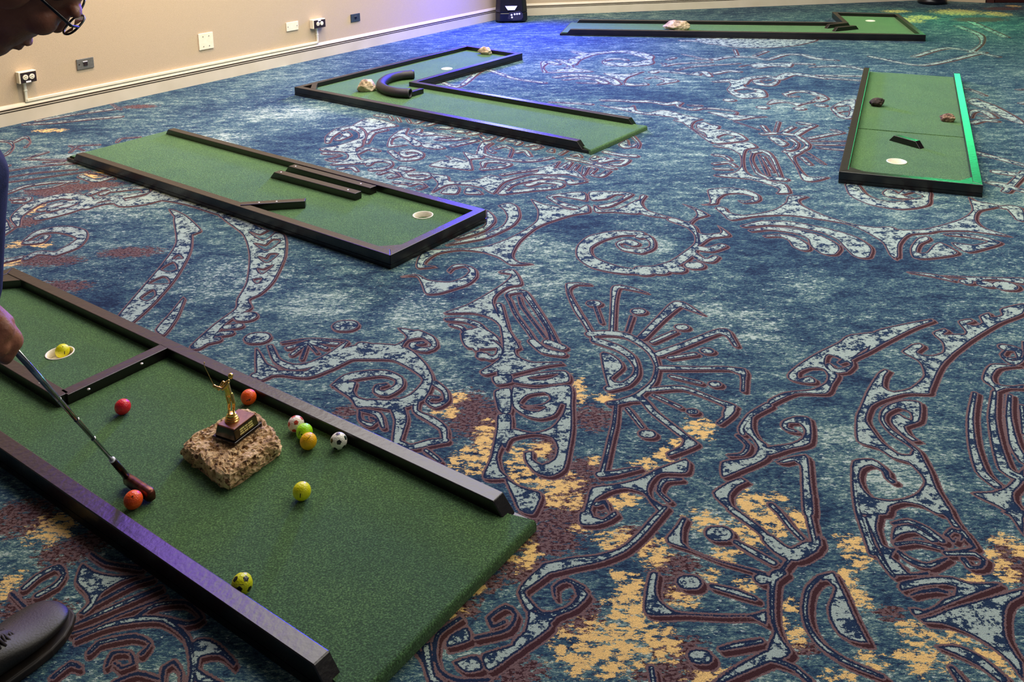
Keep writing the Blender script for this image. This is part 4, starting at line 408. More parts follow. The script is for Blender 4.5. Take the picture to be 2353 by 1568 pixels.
    mcol = mix(over(nz(95, 4, 0.7, 1, 1.6, 5), 0.49, 0.53), MAU, MAR)
    bg = mix(mfac, bg, mcol)
    gfac = over(math_('ADD', math_('MULTIPLY', c2[0], 0.27), nz(36, 7, 0.78, 0.8, 1.5, 19, 0.25)), 0.745, 0.76)
    bg = mix(gfac, bg, mix(over(fin, 0.35, 0.7), s2l((220, 184, 118)), GOLD))
    # relief band, outline, ink line, pale fill
    col = mix(step(sh, 3.6), bg, MAU)
    col = mix(step(sh, -0.5), col, MAR)
    col = mix(step(d, 3.6), col, MAU)
    col = mix(step(d, 0.0), col, s2l((20, 36, 62)))
    patch = over(math_('ADD', math_('MULTIPLY', nz(24, 5, 0.72, 1, 1, 23), 0.6), math_('MULTIPLY', nz(85, 4, 0.75, 0.9, 1.4, 2), 0.4)), 0.480, 0.498)
    fill = mix(patch, s2l((26, 48, 74)), s2l((160, 177, 166)))
    col = mix(step(d, -4.5), col, fill)
    # pile speckle
    sp = nz(520, 2, 0.6); rr = N.new('ShaderNodeValToRGB'); L.new(sp, rr.inputs['Fac'])
    rr.color_ramp.elements[0].position = 0.25; rr.color_ramp.elements[0].color = (0.55, 0.55, 0.55, 1); rr.color_ramp.elements[1].position = 0.75; rr.color_ramp.elements[1].color = (1.35, 1.35, 1.35, 1)
    col = mix(1.0, col, rr.outputs['Color'], 'MULTIPLY')
    L.new(col, b.inputs['Base Color'])
    bp = N.new('ShaderNodeBump'); bp.inputs['Strength'].default_value = 0.6; bp.inputs['Distance'].default_value = 0.003
    L.new(nz(480, 2), bp.inputs['Height']); L.new(bp.outputs['Normal'], b.inputs['Normal'])
    return m
M_CARPET = carpet_mat()

# ------------------------------------------------------------------ the room
WA = Vector((-3.0955, 5.5076)); WD = Vector((0.62023859, 0.78441322)); WN = Vector((WD.y, -WD.x))
CORNER = isect(WA, WD, Vector((0.1417, 9.4337)), Vector((3.9452, 0.5)).normalized())
BD = Vector((3.9452, 0.5)).normalized(); BN = Vector((BD.y, -BD.x))
W0 = WA - WD * 4.5; B1 = CORNER + BD * 4.42
bm = bmesh.new()
fl = [tuple(W0), tuple(CORNER), tuple(B1), (9.0, 9.3), (9.0, -1.5), (-6.5, -1.5)]
bm.faces.new([bm.verts.new((x, y, 0)) for x, y in fl])
tag(obj('floor', bm, M_CARPET), kind='structure')
def wall(name, a, b, nrm, z0=0.0, z1=3.35, th=0.1):
    bm = bmesh.new(); q = [a, b, b - nrm * th, a - nrm * th]; prism(bm, [tuple(p) for p in q], [tuple(p) for p in q], z0, z1)
    return tag(obj(name, bm, M_WALL), kind='structure')
wall('wall_left', W0, CORNER, WN)
wall('wall_back', CORNER, B1, BN)
bm = bmesh.new(); prism(bm, [(-7, -1.6), (9.2, -1.6), (9.2, 10.4), (-7, 10.4)], [(-7, -1.6), (9.2, -1.6), (9.2, 10.4), (-7, 10.4)], 3.35, 3.45)
tag(obj('ceiling', bm, M_CEIL), kind='structure')
def board(name, a, b, nrm, m0, m1):
    # baseboard profile (offset from wall, height): flat foot, two fine grooves, sloping cap
    prof = [(0, 0), (0.018, 0), (0.018, 0.078), (0.013, 0.081), (0.013, 0.083), (0.018, 0.086), (0.018, 0.091), (0.011, 0.095), (0.011, 0.098), (0.016, 0.101), (0.014, 0.108), (0.006, 0.122), (0, 0.124)]
    dark = {3, 7, 2, 6}
    bm = bmesh.new(); d = (b - a).normalized()
    r0 = [bm.verts.new((*(a + nrm * o + d * (m0 * o)), z)) for o, z in prof]; r1 = [bm.verts.new((*(b + nrm * o + d * (m1 * o)), z)) for o, z in prof]
    for i in range(len(prof) - 1):
        f = bm.faces.new((r0[i], r0[i + 1], r1[i + 1], r1[i]))
        if i in dark: f.material_index = 1
    return tag(obj(name, bm, [M_TRIM, M_TRIMD]), kind='structure')
half = math.tan((math.pi - (math.pi - math.acos(max(-1, min(1, WD.dot(BD)))))) / 2)
board('baseboard_left', W0, CORNER, WN, 0, -half)
board('baseboard_back', CORNER, B1, BN, half, 0)
# white pillar and red-brown door leaf past the end of the back wall
bm = bmesh.new(); q = [(4.40, 10.0), (4.62, 9.86), (4.96, 9.68), (5.10, 9.95), (4.6, 10.25)]; prism(bm, q, q, 0, 3.35); tag(obj('wall_pillar', bm, M_WALL), kind='structure')
bm = bmesh.new(); q = [(4.975, 9.69), (5.04, 9.66), (5.12, 9.90), (5.06, 9.93)]; prism(bm, q, q, 0, 2.2); tag(obj('trim_1', bm, M_DOORW), kind='structure')
bm = bmesh.new(); q = [(5.05, 9.66), (6.6, 9.5), (6.6, 9.56), (5.06, 9.72)]; prism(bm, q, q, 0.005, 2.1); tag(obj('door_1', bm, M_DOORW), kind='structure')

# ------------------------------------------------------------------ fittings on the left wall
def onwall(s, z, off=0.0): p = WA + WD * s + WN * off; return Vector((p.x, p.y, z))
ROTW = Matrix(((WD.x, WN.x, 0), (WD.y, WN.y, 0), (0, 0, 1)))      # local x along the wall, y into the room
def wbox(bm, s, z, off, size): return box(bm, onwall(s, z, off), size, ROTW.to_3x3())
def disc(bm, s, z, off, r, th=0.003, seg=20):
    rot = ROTW.to_3x3() @ Matrix.Rotation(-math.pi / 2, 3, 'X'); lathe(bm, [(0, 0), (r, 0), (r, th * .6), (r * .9, th), (0, th)], onwall(s, z, off), seg, rot)
def outlet(s, z, wd, label, plug=False):
    r = empty('wall_outlet', onwall(s, z), label, 'outlet', 'surface outlets on the left wall')
    bm = bmesh.new(); wbox(bm, s, z, 0.021, (wd, 0.042, 0.072)); bevel(obj('box', bm, M_CREAM, r), .003)
    bm = bmesh.new(); wbox(bm, s + 0.004, z - 0.002, 0.0435, (wd - 0.012, 0.003, 0.064)); bevel(obj('face_plate', bm, M_DARKP, r), .001)
    for i, dx in enumerate((-0.0195, 0.0195)):
        bm = bmesh.new(); disc(bm, s + dx + .004, z, 0.045, 0.0165); soc = obj('socket', bm, M_CREAM, r)
        if plug and i == 1: continue
        bm = bmesh.new()
        for (a, c_) in ((-0.006, 0.005), (0.006, 0.005)): wbox(bm, s + dx + .004 + c_ * 1.0 - .003, z + a, 0.0485, (0.008, 0.001, 0.0022))
        wbox(bm, s + dx - .004, z, 0.0485, (0.004, 0.001, 0.004)); obj('slot', bm, M_DARKP, soc)
    bm = bmesh.new(); wbox(bm, s, z - 0.0285 if not plug else z + .026, 0.046, (0.030, 0.003, 0.010)); tag(obj('label_strip', bm, M_WHITE, r))
    return r
outlet(0.153, 0.283, 0.106, 'dark-faced cream outlet box at the left end of the cable raceway')
outlet(2.453, 0.287, 0.128, 'dark-faced cream outlet box at the far right end of the cable raceway', True)
r = empty('cable_raceway', onwall(0.15, 0.125), 'cream cable raceway on top of the left baseboard between two outlet boxes', 'raceway')
bm = bmesh.new(); wbox(bm, (0.136 + 2.46) / 2, 0.131, 0.008, (2.46 - 0.136, 0.016, 0.019)); bevel(obj('channel', bm, M_CREAM, r), .003)
for s in (0.143, 2.452):
    bm = bmesh.new(); wbox(bm, s, 0.186, 0.008, (0.016, 0.016, 0.126)); wbox(bm, s, 0.195, 0.009, (0.021, 0.018, 0.012)); bevel(obj('riser', bm, M_CREAM, r), .003)
def plate(s, z, wd, hh, m, label, kind):
    r = empty('wall_plate', onwall(s, z), label, 'wall plate')
    bm = bmesh.new(); wbox(bm, s, z, 0.004, (wd, 0.008, hh)); bevel(obj('plate', bm, m, r), .003)
    if kind == 'jack':
        bm = bmesh.new(); wbox(bm, s, z, 0.0095, (0.026, 0.004, 0.026)); obj('jack', bm, M_DARKP, r)
        bm = bmesh.new(); wbox(bm, s - .002, z + 0.014, 0.010, (0.030, 0.004, 0.004)); obj('label_strip', bm, M_WHITE, r)
        bm = bmesh.new(); disc(bm, s - wd * .36, z, 0.008, 0.004); obj('screw', bm, M_DARKP, r)
    if kind == 'dark':
        bm = bmesh.new(); disc(bm, s, z, 0.008, 0.013, .002); obj('jack', bm, M_LAMPB, r); bm = bmesh.new(); wbox(bm, s, z + .012, 0.0095, (0.026, 0.003, 0.003)); obj('label_strip', bm, M_GREYP, r)
    if kind in ('blank', 'double'):
        for a, c_ in (((-.38, 0), (.38, 0)) if kind == 'blank' else ((-.2, .3), (.2, .3), (-.2, -.3), (.2, -.3))):
            bm = bmesh.new(); disc(bm, s + wd * a, z + hh * c_, 0.008, 0.0032); obj('screw', bm, M_GREYP, r)
plate(0.537, 0.295, 0.114, 0.070, M_GREYP, 'grey metal jack plate on the left wall, second fitting from the left', 'jack')
plate(1.435, 0.301, 0.120, 0.120, M_CREAM, 'square blank cream double plate with four screws on the left wall', 'double')
plate(2.213, 0.297, 0.117, 0.070, M_CREAM, 'small blank cream plate just left of the far outlet box', 'blank')
plate(2.875, 0.274, 0.103, 0.067, M_SLATE, 'dark slate jack plate, farthest fitting along the left wall', 'dark')
# ------------------------------------------------------------------ putting lanes
ZD, ZT, ZR, RW = 0.018, 0.026, 0.057, 0.040
def lane(name, poly, turf, loc, label, slope=(True, True), deck=None, bev=(None, None)):
    """poly: outer edge of the rails, open polyline with the lane on its left; turf: corner list of the felt"""
    r = empty(name, (loc[0], loc[1], 0), label, 'mini golf lane', 'black railed mini golf lanes on the carpet')
    inn = offset(poly, RW); P = [v2(p) for p in poly]
    bm = bmesh.new(); dk = deck or poly
    prism(bm, [tuple(p) for p in dk], [tuple(p) for p in dk], 0.0, ZD - 0.0005); obj('deck', bm, M_BLACK, r)
    for i in range(len(P) - 1):
        a, b, c, d = P[i].copy(), P[i + 1].copy(), inn[i + 1].copy(), inn[i].copy(); dr = (b - a).normalized()
        bot = [a, b, c, d]; top = [a.copy(), b.copy(), c.copy(), d.copy()]
        if i == 0 and slope[0]: top[0] += dr * 0.034; top[3] += dr * 0.034
        if i == len(P) - 2 and slope[1]: top[1] -= dr * 0.034; top[2] -= dr * 0.034
        bm = bmesh.new(); prism(bm, [tuple(q) for q in bot], [tuple(q) for q in top], ZD, ZR); bevel(obj('rail', bm, M_BLACK, r), .0022)
    # felt, folded down over the open end of the deck
    E0, E1 = v2(turf[0]), v2(turf[1]); mid = offset(poly, RW * .5)[::-1]; cen = (P[1] + P[-2]) / 2
    dA_, dB_ = (P[0] - P[1]).normalized(), (P[-1] - P[-2]).normalized()
    bm = bmesh.new(); T = [E0 + dA_ * .012, E1 + dB_ * .012] + mid
    prism(bm, [tuple(p) for p in T], [tuple(p) for p in T], .001, ZT)
    t = obj('turf', bm, M_TURF, r); return r, t
def fold(t):
    bm = bmesh.new(); bm.from_mesh(t.data); bm.edges.ensure_lookup_table()
    bm.verts.ensure_lookup_table(); n = len(bm.verts) // 2
    e = [e for e in bm.edges if {v.index for v in e.verts} == {n, n + 1}]
    bmesh.ops.bevel(bm, geom=e, offset=.011, segments=4, affect='EDGES', profile=.5); bm.to_mesh(t.data); bm.free()
def block(r, pts, z0=ZT, z1=ZT + .034, slope=(0, 0), name='bumper_block'):
    """pts: start, end of the front lower edge; depth to the left"""
    a, b, wd = v2(pts[0]), v2(pts[1]), pts[2]; dr = (b - a).normalized(); nr = Vector((-dr.y, dr.x))
    bot = [a, b, b + nr * wd, a + nr * wd]; top = [a + dr * slope[0], b - dr * slope[1], b + nr * wd - dr * slope[1], a + nr * wd + dr * slope[0]]
    bm = bmesh.new(); prism(bm, [tuple(q) for q in bot], [tuple(q) for q in top], z0, z1); return bevel(obj(name, bm, M_BLACK, r), .002)
def screw(par, x, y, z=ZR):
    bm = bmesh.new(); lathe(bm, [(0, 0.0012), (0.0035, 0.001), (0.0045, 0), (0.0045, -.002)], (x, y, z), 12); return obj('screw', bm, M_SCREW, par, True)
def cut(o, x, y, rad):
    """a round hole through felt or deck"""
    bm = bmesh.new(); lathe(bm, [(0, -.02), (rad, -.02), (rad, .08), (0, .08)], (x, y, 0), 40)
    k = obj('cutter', bm, M_CUP); m = o.modifiers.new('b', 'BOOLEAN'); m.object = k; m.operation = 'DIFFERENCE'; m.solver = 'EXACT'
    dg = bpy.context.evaluated_depsgraph_get(); me = bpy.data.meshes.new_from_object(o.evaluated_get(dg)); o.modifiers.clear(); o.data = me
    bpy.data.objects.remove(k)
def cup(r, x, y, rad=0.042, bottom=None):
    for o in r.children:
        if o.name.startswith(('turf', 'deck')): cut(o, x, y, rad)
    bm = bmesh.new()
    lathe(bm, [(rad - .003, .0015), (rad - .003, ZT + .0015), (rad - .001, ZT + .0025), (rad + .0015, ZT + .0015), (rad, ZT - .003), (rad, .0015)], (x, y, 0), 48)
    c = obj('cup', bm, M_CUP, r, True)
    bm = bmesh.new(); lathe(bm, [(0, .003), (rad - .0035, .003), (rad - .0035, .001), (0, .001)], (x, y, 0), 40); obj('cup_floor', bm, bottom or M_CUP, c)
    return c
# lane A, nearest the camera
dA = Vector((.8086, -.5884)); nA = Vector((-.5884, -.8086)); OA = Vector((-1.876, 3.276))
def A(s, t): return tuple(OA + dA * s + nA * t)
rA, tA = lane('putting_lane', [A(2.303, 0), A(0, 0), A(0, .585), A(2.303, .585)], [A(2.353, 0.004), A(2.353, .582), A(.04, .545), A(.04, .04)], A(1.15, .3),
    'nearest putting lane, carrying the trophy, loose golf balls and a boxed-in pen', deck=[A(2.34, 0), A(0, 0), A(0, .585), A(2.34, .585)])
fold(tA); cup(rA, -1.425, 2.684, .041)
# the pen inside it: a cross board and a slanting board meeting in a point
b1 = block(rA, [(-1.262, 2.392), (-1.072, 2.648), RW], z1=ZR, name='divider_board')
b2 = block(rA, [(-1.66, 2.655), (-1.286, 2.378), RW * .9], z1=ZR, name='divider_board')
screw(b1, -1.216, 2.421); screw(b1, -1.118, 2.556); screw(b2, -1.372, 2.458)
br = bmesh.new(); q = [A(.04, .04), A(.135, .04), A(.04, .135)]; prism(br, q, q, ZT, ZR - .002); obj('corner_brace', br, M_BLACK, rA)
# lane B behind it
PB = [(-2.317, 4.729), (-.474, 3.314), (-.124, 3.777), (-1.971, 5.204)]
rB, tB = lane('putting_lane', PB, [(-2.352, 4.775), (-2.002, 5.236), (-.165, 3.775), (-.475, 3.36)], (-1.2, 4.25),
    'putting lane left of centre with two parallel bumper bars and a slanting bar', deck=[(-2.372, 4.771), (-.474, 3.314), (-.124, 3.777), (-2.02, 5.24)])
for a, b in (((-1.137, 4.439), (-.66, 4.072)), ((-1.188, 4.349), (-.717, 4.0))):
    q = block(rB, [a, b, .040], slope=(.032, 0)); d = (v2(b) - v2(a)).normalized(); nn = Vector((-d.y, d.x))
    for s in (.06, .52): p = v2(a) + d * s + nn * .02; screw(q, p.x, p.y, ZT + .034)
q = block(rB, [(-1.20, 3.885), (-.924, 3.917), .038]); screw(q, -1.05, 3.921, ZT + .034); screw(q, -1.125, 3.912, ZT + .034)
fold(tB); cup(rB, -.396, 3.806, .043, M_TURF)
p0 = offset(PB, RW)[1]; e1 = (v2(PB[0]) - v2(PB[1])).normalized(); e2 = (v2(PB[2]) - v2(PB[1])).normalized()
bm = bmesh.new(); q = [tuple(p0), tuple(p0 + e2 * .06), tuple(p0 + e1 * .06)]; prism(bm, q, q, ZT, ZR - .001); obj('corner_brace', bm, M_BLACK, rB)
# lane C, the bent one
PC2 = [(.709, 5.194), (-.655, 6.256), (.081, 7.184), (-.375, 7.567), (-1.476, 6.162), (.358, 4.738)]
rC, tC = lane('putting_lane', PC2, [(.752, 5.150), (.392, 4.700), (-1.45, 6.13), (-.40, 7.50), (.03, 7.14), (-.70, 6.23)], (-.5, 6.0),
    'L-shaped putting lane with the black elbow tube and two pale rocks on it', deck=[(.76, 5.155), (-.655, 6.256), (.081, 7.184), (-.375, 7.567), (-1.476, 6.162), (.39, 4.712)])
fold(tC); cup(rC, -.487, 6.799, .040)
block(rC, [(-.655, 5.945), (-.590, 6.030), .035])
pc = offset(PC2, RW)[4]; e1 = (v2(PC2[3]) - v2(PC2[4])).normalized(); e2 = (v2(PC2[5]) - v2(PC2[4])).normalized()
a_, b_ = pc + e1 * .13, pc + e2 * .13; d_ = (b_ - a_).normalized(); n_ = Vector((-d_.y, d_.x)) * .035
if n_.dot(pc - a_) < 0: n_ = -n_
bm = bmesh.new(); q = [tuple(a_), tuple(b_), tuple(b_ + n_ - d_ * .035), tuple(a_ + n_ + d_ * .035)]; prism(bm, q, q, ZT, ZR); obj('corner_brace', bm, M_BLACK, rC)
# lane D on the right
PD = [(2.469, 6.418), (1.517, 4.183), (2.078, 3.954), (3.024, 6.163)]
rD, tD = lane('putting_lane', PD, [(2.49, 6.436), (3.018, 6.187), (1.55, 4.22), (2.06, 4.0)], (2.25, 5.2),
    'short putting lane at the right with green-lit rails, two small stones and one low wedge', deck=[(2.485, 6.455), (1.517, 4.183), (2.078, 3.954), (3.04, 6.20)], slope=(False, False))
fold(tD); cup(rD, 1.880, 4.405, .046)
block(rD, [(1.984, 4.764), (2.078, 4.598), .036], slope=(.03, .03))
po = offset(PD, RW)
for k, (i, j) in ((1, (0, 2)), (2, (1, 3))):
    e1 = (v2(PD[i]) - v2(PD[k])).normalized(); e2 = (v2(PD[j]) - v2(PD[k])).normalized()
    bm = bmesh.new(); q = [tuple(po[k]), tuple(po[k] + e1 * .05), tuple(po[k] + e2 * .07)]; prism(bm, q, q, ZT, ZR - .001); obj('corner_brace', bm, M_BLACK, rD)
# crease where two felts meet
bm = bmesh.new(); tube(bm, [(1.86, 5.02, ZT), (2.02, 4.95, ZT + .001), (2.2, 4.87, ZT), (2.40, 4.785, ZT)], .0035, 6); obj('felt_seam', bm, M_TURF, rD)
# lane E, farthest
PE = [(.49, 8.236), (3.433, 7.623), (3.664, 8.75), (3.099, 8.931), (2.996, 8.332), (.619, 8.799)]
rE, tE = lane('putting_lane', PE, [(.455, 8.262), (.575, 8.80), (3.40, 7.65), (3.64, 8.73), (3.12, 8.91), (3.02, 8.31)], (2.0, 8.2),
    'farthest putting lane, a long narrow one ending in a side pen with a cup', deck=[(.43, 8.249), (3.433, 7.623), (3.664, 8.75), (3.099, 8.931), (2.996, 8.332), (.56, 8.81)])
fold(tE); cup(rE, 3.324, 8.546, .043)
for a, b in (((2.815, 8.02), (3.06, 8.115)), ((2.80, 8.18), (3.045, 8.275))): block(rE, [a, b, .038], slope=(.03, .03))
# ------------------------------------------------------------------ loose things on the lanes
def rock(name, loc, size, rotz, m, label, group=None, seed=1, flat=False, sub=5, rough=0.12):
    bm = bmesh.new(); bmesh.ops.create_icosphere(bm, subdivisions=sub, radius=1)
    sv = Vector((seed * 3.1, seed * 1.7, seed * .9))
    for v in bm.verts:
        p = v.co.copy(); k = 1 + .28 * noise.noise(p * 1.3 + sv) + rough * noise.noise(p * 3.5 + sv) + rough * .35 * noise.noise(p * 9 + sv)
        # facets: pull towards a few random planes
        for j in range(7):
            nrm = Vector((math.sin(seed * 2.1 + j * 1.9), math.cos(seed * 1.3 + j * 2.7), math.sin(seed + j * 4.1) * .7)).normalized(); dd = p.dot(nrm) * k
            if dd > .78: k *= 1 - (dd - .78) * .75 / max(dd, .1)
        v.co = p * k
    for v in bm.verts:
        v.co = Vector((v.co.x * size[0] / 2, v.co.y * size[1] / 2, v.co.z * size[2] / 2))
        if v.co.z < -size[2] * .36: v.co.z = -size[2] * .36
    zmin = min(v.co.z for v in bm.verts)
    bmesh.ops.rotate(bm, cent=(0, 0, 0), matrix=Matrix.Rotation(rotz, 3, 'Z'), verts=bm.verts)
    bmesh.ops.translate(bm, vec=(loc[0], loc[1], ZT - zmin), verts=bm.verts)
    return tag(obj(name, bm, m, smooth=True, loc=(loc[0], loc[1], ZT)), label, 'rock', group)
rock('rock', (-.985, 6.135), (.125, .11, .095), .4, M_ROCKP, 'rounded pale tan rock beside the elbow tube', seed=3)
rock('rock', (-.215, 7.325), (.13, .075, .07), -.55, M_ROCKP, 'tan rock leaning at the far end rail of the L-shaped lane', seed=5)
rock('rock', (2.198, 5.475), (.085, .075, .065), .2, M_ROCKD, 'dark brown stone on the left half of the short right-hand lane', seed=8)
rock('rock', (2.452, 5.105), (.08, .055, .055), -.5, M_ROCKB, 'small speckled brown stone against the right rail of the short lane', seed=12)
rock('rock', (1.49, 8.27), (.24, .11, .10), -0.15, M_ROCKP, 'long pale peaked rock in the middle of the farthest lane', seed=15)

# pitted slab under the trophy
bm = bmesh.new()
out = [(-.858, 2.135), (-.842, 2.185), (-.805, 2.235), (-.765, 2.285), (-.735, 2.30), (-.69, 2.275), (-.648, 2.215), (-.612, 2.165), (-.607, 2.135), (-.64, 2.085), (-.672, 2.03), (-.695, 2.005), (-.722, 2.012), (-.77, 2.055), (-.82, 2.10)]
cx = sum(p[0] for p in out) / len(out); cy = sum(p[1] for p in out) / len(out)
o2 = catmull(np.array([(p[0] * 1000, p[1] * 1000) for p in out]), 10, True) / 1000
NR, rows = len(o2), []
levels = [(ZT, .93), (ZT + .006, .97), (ZT + .016, 1.0), (ZT + .028, .985), (ZT + .037, .95), (ZT + .042, .90)] + [(ZT + .044, .84 - .84 * k / 22) for k in range(22)]
for z, k in levels: rows.append([bm.verts.new((cx + (p[0] - cx) * k, cy + (p[1] - cy) * k, z)) for p in o2])
for a, b in zip(rows, rows[1:]):
    for i in range(NR): bm.faces.new((a[i], a[(i + 1) % NR], b[(i + 1) % NR], b[i]))
ctr = bm.verts.new((cx, cy, ZT + .044))
for i in range(NR): bm.faces.new((rows[-1][i], rows[-1][(i + 1) % NR], ctr))
bm.faces.new(rows[0][::-1])
bmesh.ops.subdivide_edges(bm, edges=[e for e in bm.edges if e.calc_length() > .006], cuts=1, use_grid_fill=True)
for v in bm.verts:
    p = v.co; h = noise.fractal(p * 22, .7, 2.1, 4) * .0045 + noise.noise(p * 130) * .003
    pit = noise.noise(Vector((p.x * 120, p.y * 120, p.z * 120 + 9)))
    if pit > .12: h -= (pit - .12) * .018
    dirv = Vector((p.x - cx, p.y - cy, 0)); dirv = dirv.normalized() if dirv.length > 1e-6 else dirv
    if p.z > ZT + .04: v.co.z += h
    elif p.z > ZT + .002: v.co += dirv * h * 1.6; 
slab = tag(obj('rock_slab', bm, M_ROCKT, smooth=False, loc=(cx, cy, ZT)), 'flat pitted tan stone slab carrying the golf trophy', 'rock')

# trophy
ZB = ZT + .046
F0, L0, R0 = Vector((-.713, 2.116)), Vector((-.793, 2.150)), Vector((-.668, 2.205))
ux = (R0 - F0); lx = ux.length; ux.normalize(); uy = Vector((-ux.y, ux.x)); wy = .078
def TP(a, b, z): p = F0 + ux * a + uy * b; return (p.x, p.y, z)
tr = empty('golf_trophy', (*(F0 + ux * lx / 2 + uy * wy / 2), ZB), 'small golden golfer trophy on a walnut base with an engraved plaque, on the stone slab', 'trophy')
def frustum(name, z0, z1, i0, i1, m, par, dims=(lx, wy)):
    bm = bmesh.new(); q0 = [TP(i0, i0, 0), TP(dims[0] - i0, i0, 0), TP(dims[0] - i0, dims[1] - i0, 0), TP(i0, dims[1] - i0, 0)]; q1 = [TP(i1, i1, 0), TP(dims[0] - i1, i1, 0), TP(dims[0] - i1, dims[1] - i1, 0), TP(i1, dims[1] - i1, 0)]
    prism(bm, q0, q1, z0, z1); return bevel(obj(name, bm, m, par), .0012)
frustum('base', ZB, ZB + .007, 0, .001, M_LACQ, tr); frustum('base_body', ZB + .007, ZB + .033, .006, .011, M_LACQ, tr); frustum('base_top', ZB + .033, ZB + .036, .0105, .0115, M_WALNUT, tr)
# plaque on the sloping front with three rows of worn engraving
M_PLQ = mat('plaque_metal', (70, 60, 40), (96, 84, 58), 0.3, 80, metal=.7)
M_ENG = mat('engraving_gold', (250, 230, 150), None, 0.35, 80, metal=.2)
n3 = Vector((-uy.x, -uy.y, 0)); sl = Vector((0, 0, 1)) * .026 + Vector((uy.x, uy.y, 0)) * .005; sl.normalize(); u3 = Vector((ux.x, ux.y, 0)); nn3 = u3.cross(sl).normalized()
if nn3.dot(n3) < 0: nn3 = -nn3
pc3 = Vector(TP(lx / 2, .0085, ZB + .020)) + nn3 * .0008
RP = Matrix((u3, sl, nn3)).transposed()
bm = bmesh.new(); box(bm, pc3, (lx * .80, .023, .0012), RP); pq = obj('plaque', bm, M_PLQ, tr)
bm = bmesh.new(); box(bm, pc3 + nn3 * .0004, (lx * .76, .0205, .0012), RP)
rowz = (.0058, 0, -.0058); words = ([.16, .11, .15], [.11, .07, .05, .16], [.15, .12, .17])
for rz, ws in zip(rowz, words):
    tot = sum(ws) + .02 * (len(ws) - 1); xx = -tot / 2
    for wd in ws:
        n_l = max(2, int(wd / .024)); 
        for k in range(n_l):
            hh = .0034 if (k * 7 + int(wd * 100)) % 3 else .0042
            bm2 = bmesh.new(); c0 = pc3 + nn3 * .0012 + u3 * ((xx + wd * (k + .5) / n_l) * lx) + sl * rz
            box(bm, c0, (wd / n_l * lx * .72, hh, .0006), RP); bm2.free()
        xx += wd + .02
o = obj('plaque_face', bm, [M_PLQ, M_ENG], pq)
me = o.data
for pl in me.polygons:
    if pl.index >= 6: pl.material_index = 1
fx, fy = -.734, 2.172; ZF = ZB + .036
bm = bmesh.new(); lathe(bm, [(0, 0), (.0185, 0), (.0185, .003), (.0165, .005), (.0168, .008), (.0145, .010), (.0148, .013), (.0118, .0155), (.0115, .019), (.0085, .021), (0, .022)], (fx, fy, ZF), 28); obj('riser', bm, M_GOLD, tr, False)
# golden golfer at the end of a back swing
zf = ZF + .021
bm = bmesh.new()
hip = Vector((fx - .002, fy, zf + .052)); chest = Vector((fx - .008, fy - .002, zf + .079)); neck = Vector((fx + .0, fy - .001, zf + .090)); head = Vector((fx + .006, fy - .001, zf + .1025))
for s in (-1, 1):
    foot = Vector((fx + .007 * s + .002, fy - .004, zf + .003)); ank = Vector((fx + .006 * s, fy, zf + .008)); kn = Vector((fx + .006 * s + .003, fy - .004, zf + .030)); hp = hip + Vector((.005 * s, 0, 0))
    chain(bm, [ank, kn, hp], [.0034, .0044, .0058]); chain(bm, [ank, foot + Vector((.001, -.006, 0))], [.0034, .0026])
chain(bm, [hip, chest], [.0075, .0092]); chain(bm, [chest, neck], [.0086, .0036]); ellipsoid(bm, head, (.0062, .0066, .0076))
ellipsoid(bm, head + Vector((0, 0, .003)), (.0068, .0072, .005))
hands = Vector((fx - .037, fy - .004, zf + .078))
for s, el in ((-1, Vector((fx - .024, fy - .010, zf + .072))), (1, Vector((fx - .012, fy - .016, zf + .076)))):
    sh_ = chest + Vector((.007 * s, -.003 * s, .006)); chain(bm, [sh_, el, hands], [.0040, .0034, .0028])
ellipsoid(bm, hands, (.0042, .0042, .0042))
fused('golfer_figure', bm, M_GOLD, tr, .0011, 2)
bm = bmesh.new(); tip = Vector((fx - .058, fy, zf + .140)); bend = Vector((fx - .0595, fy, zf + .133))
tube(bm, [hands - (bend - hands) * .12, hands, bend, tip], [.0009, .0009, .0008, .0011], 8); ellipsoid(bm, tip, (.0016, .0016, .0020)); obj('tiny_club', bm, M_GOLD, tr, True)

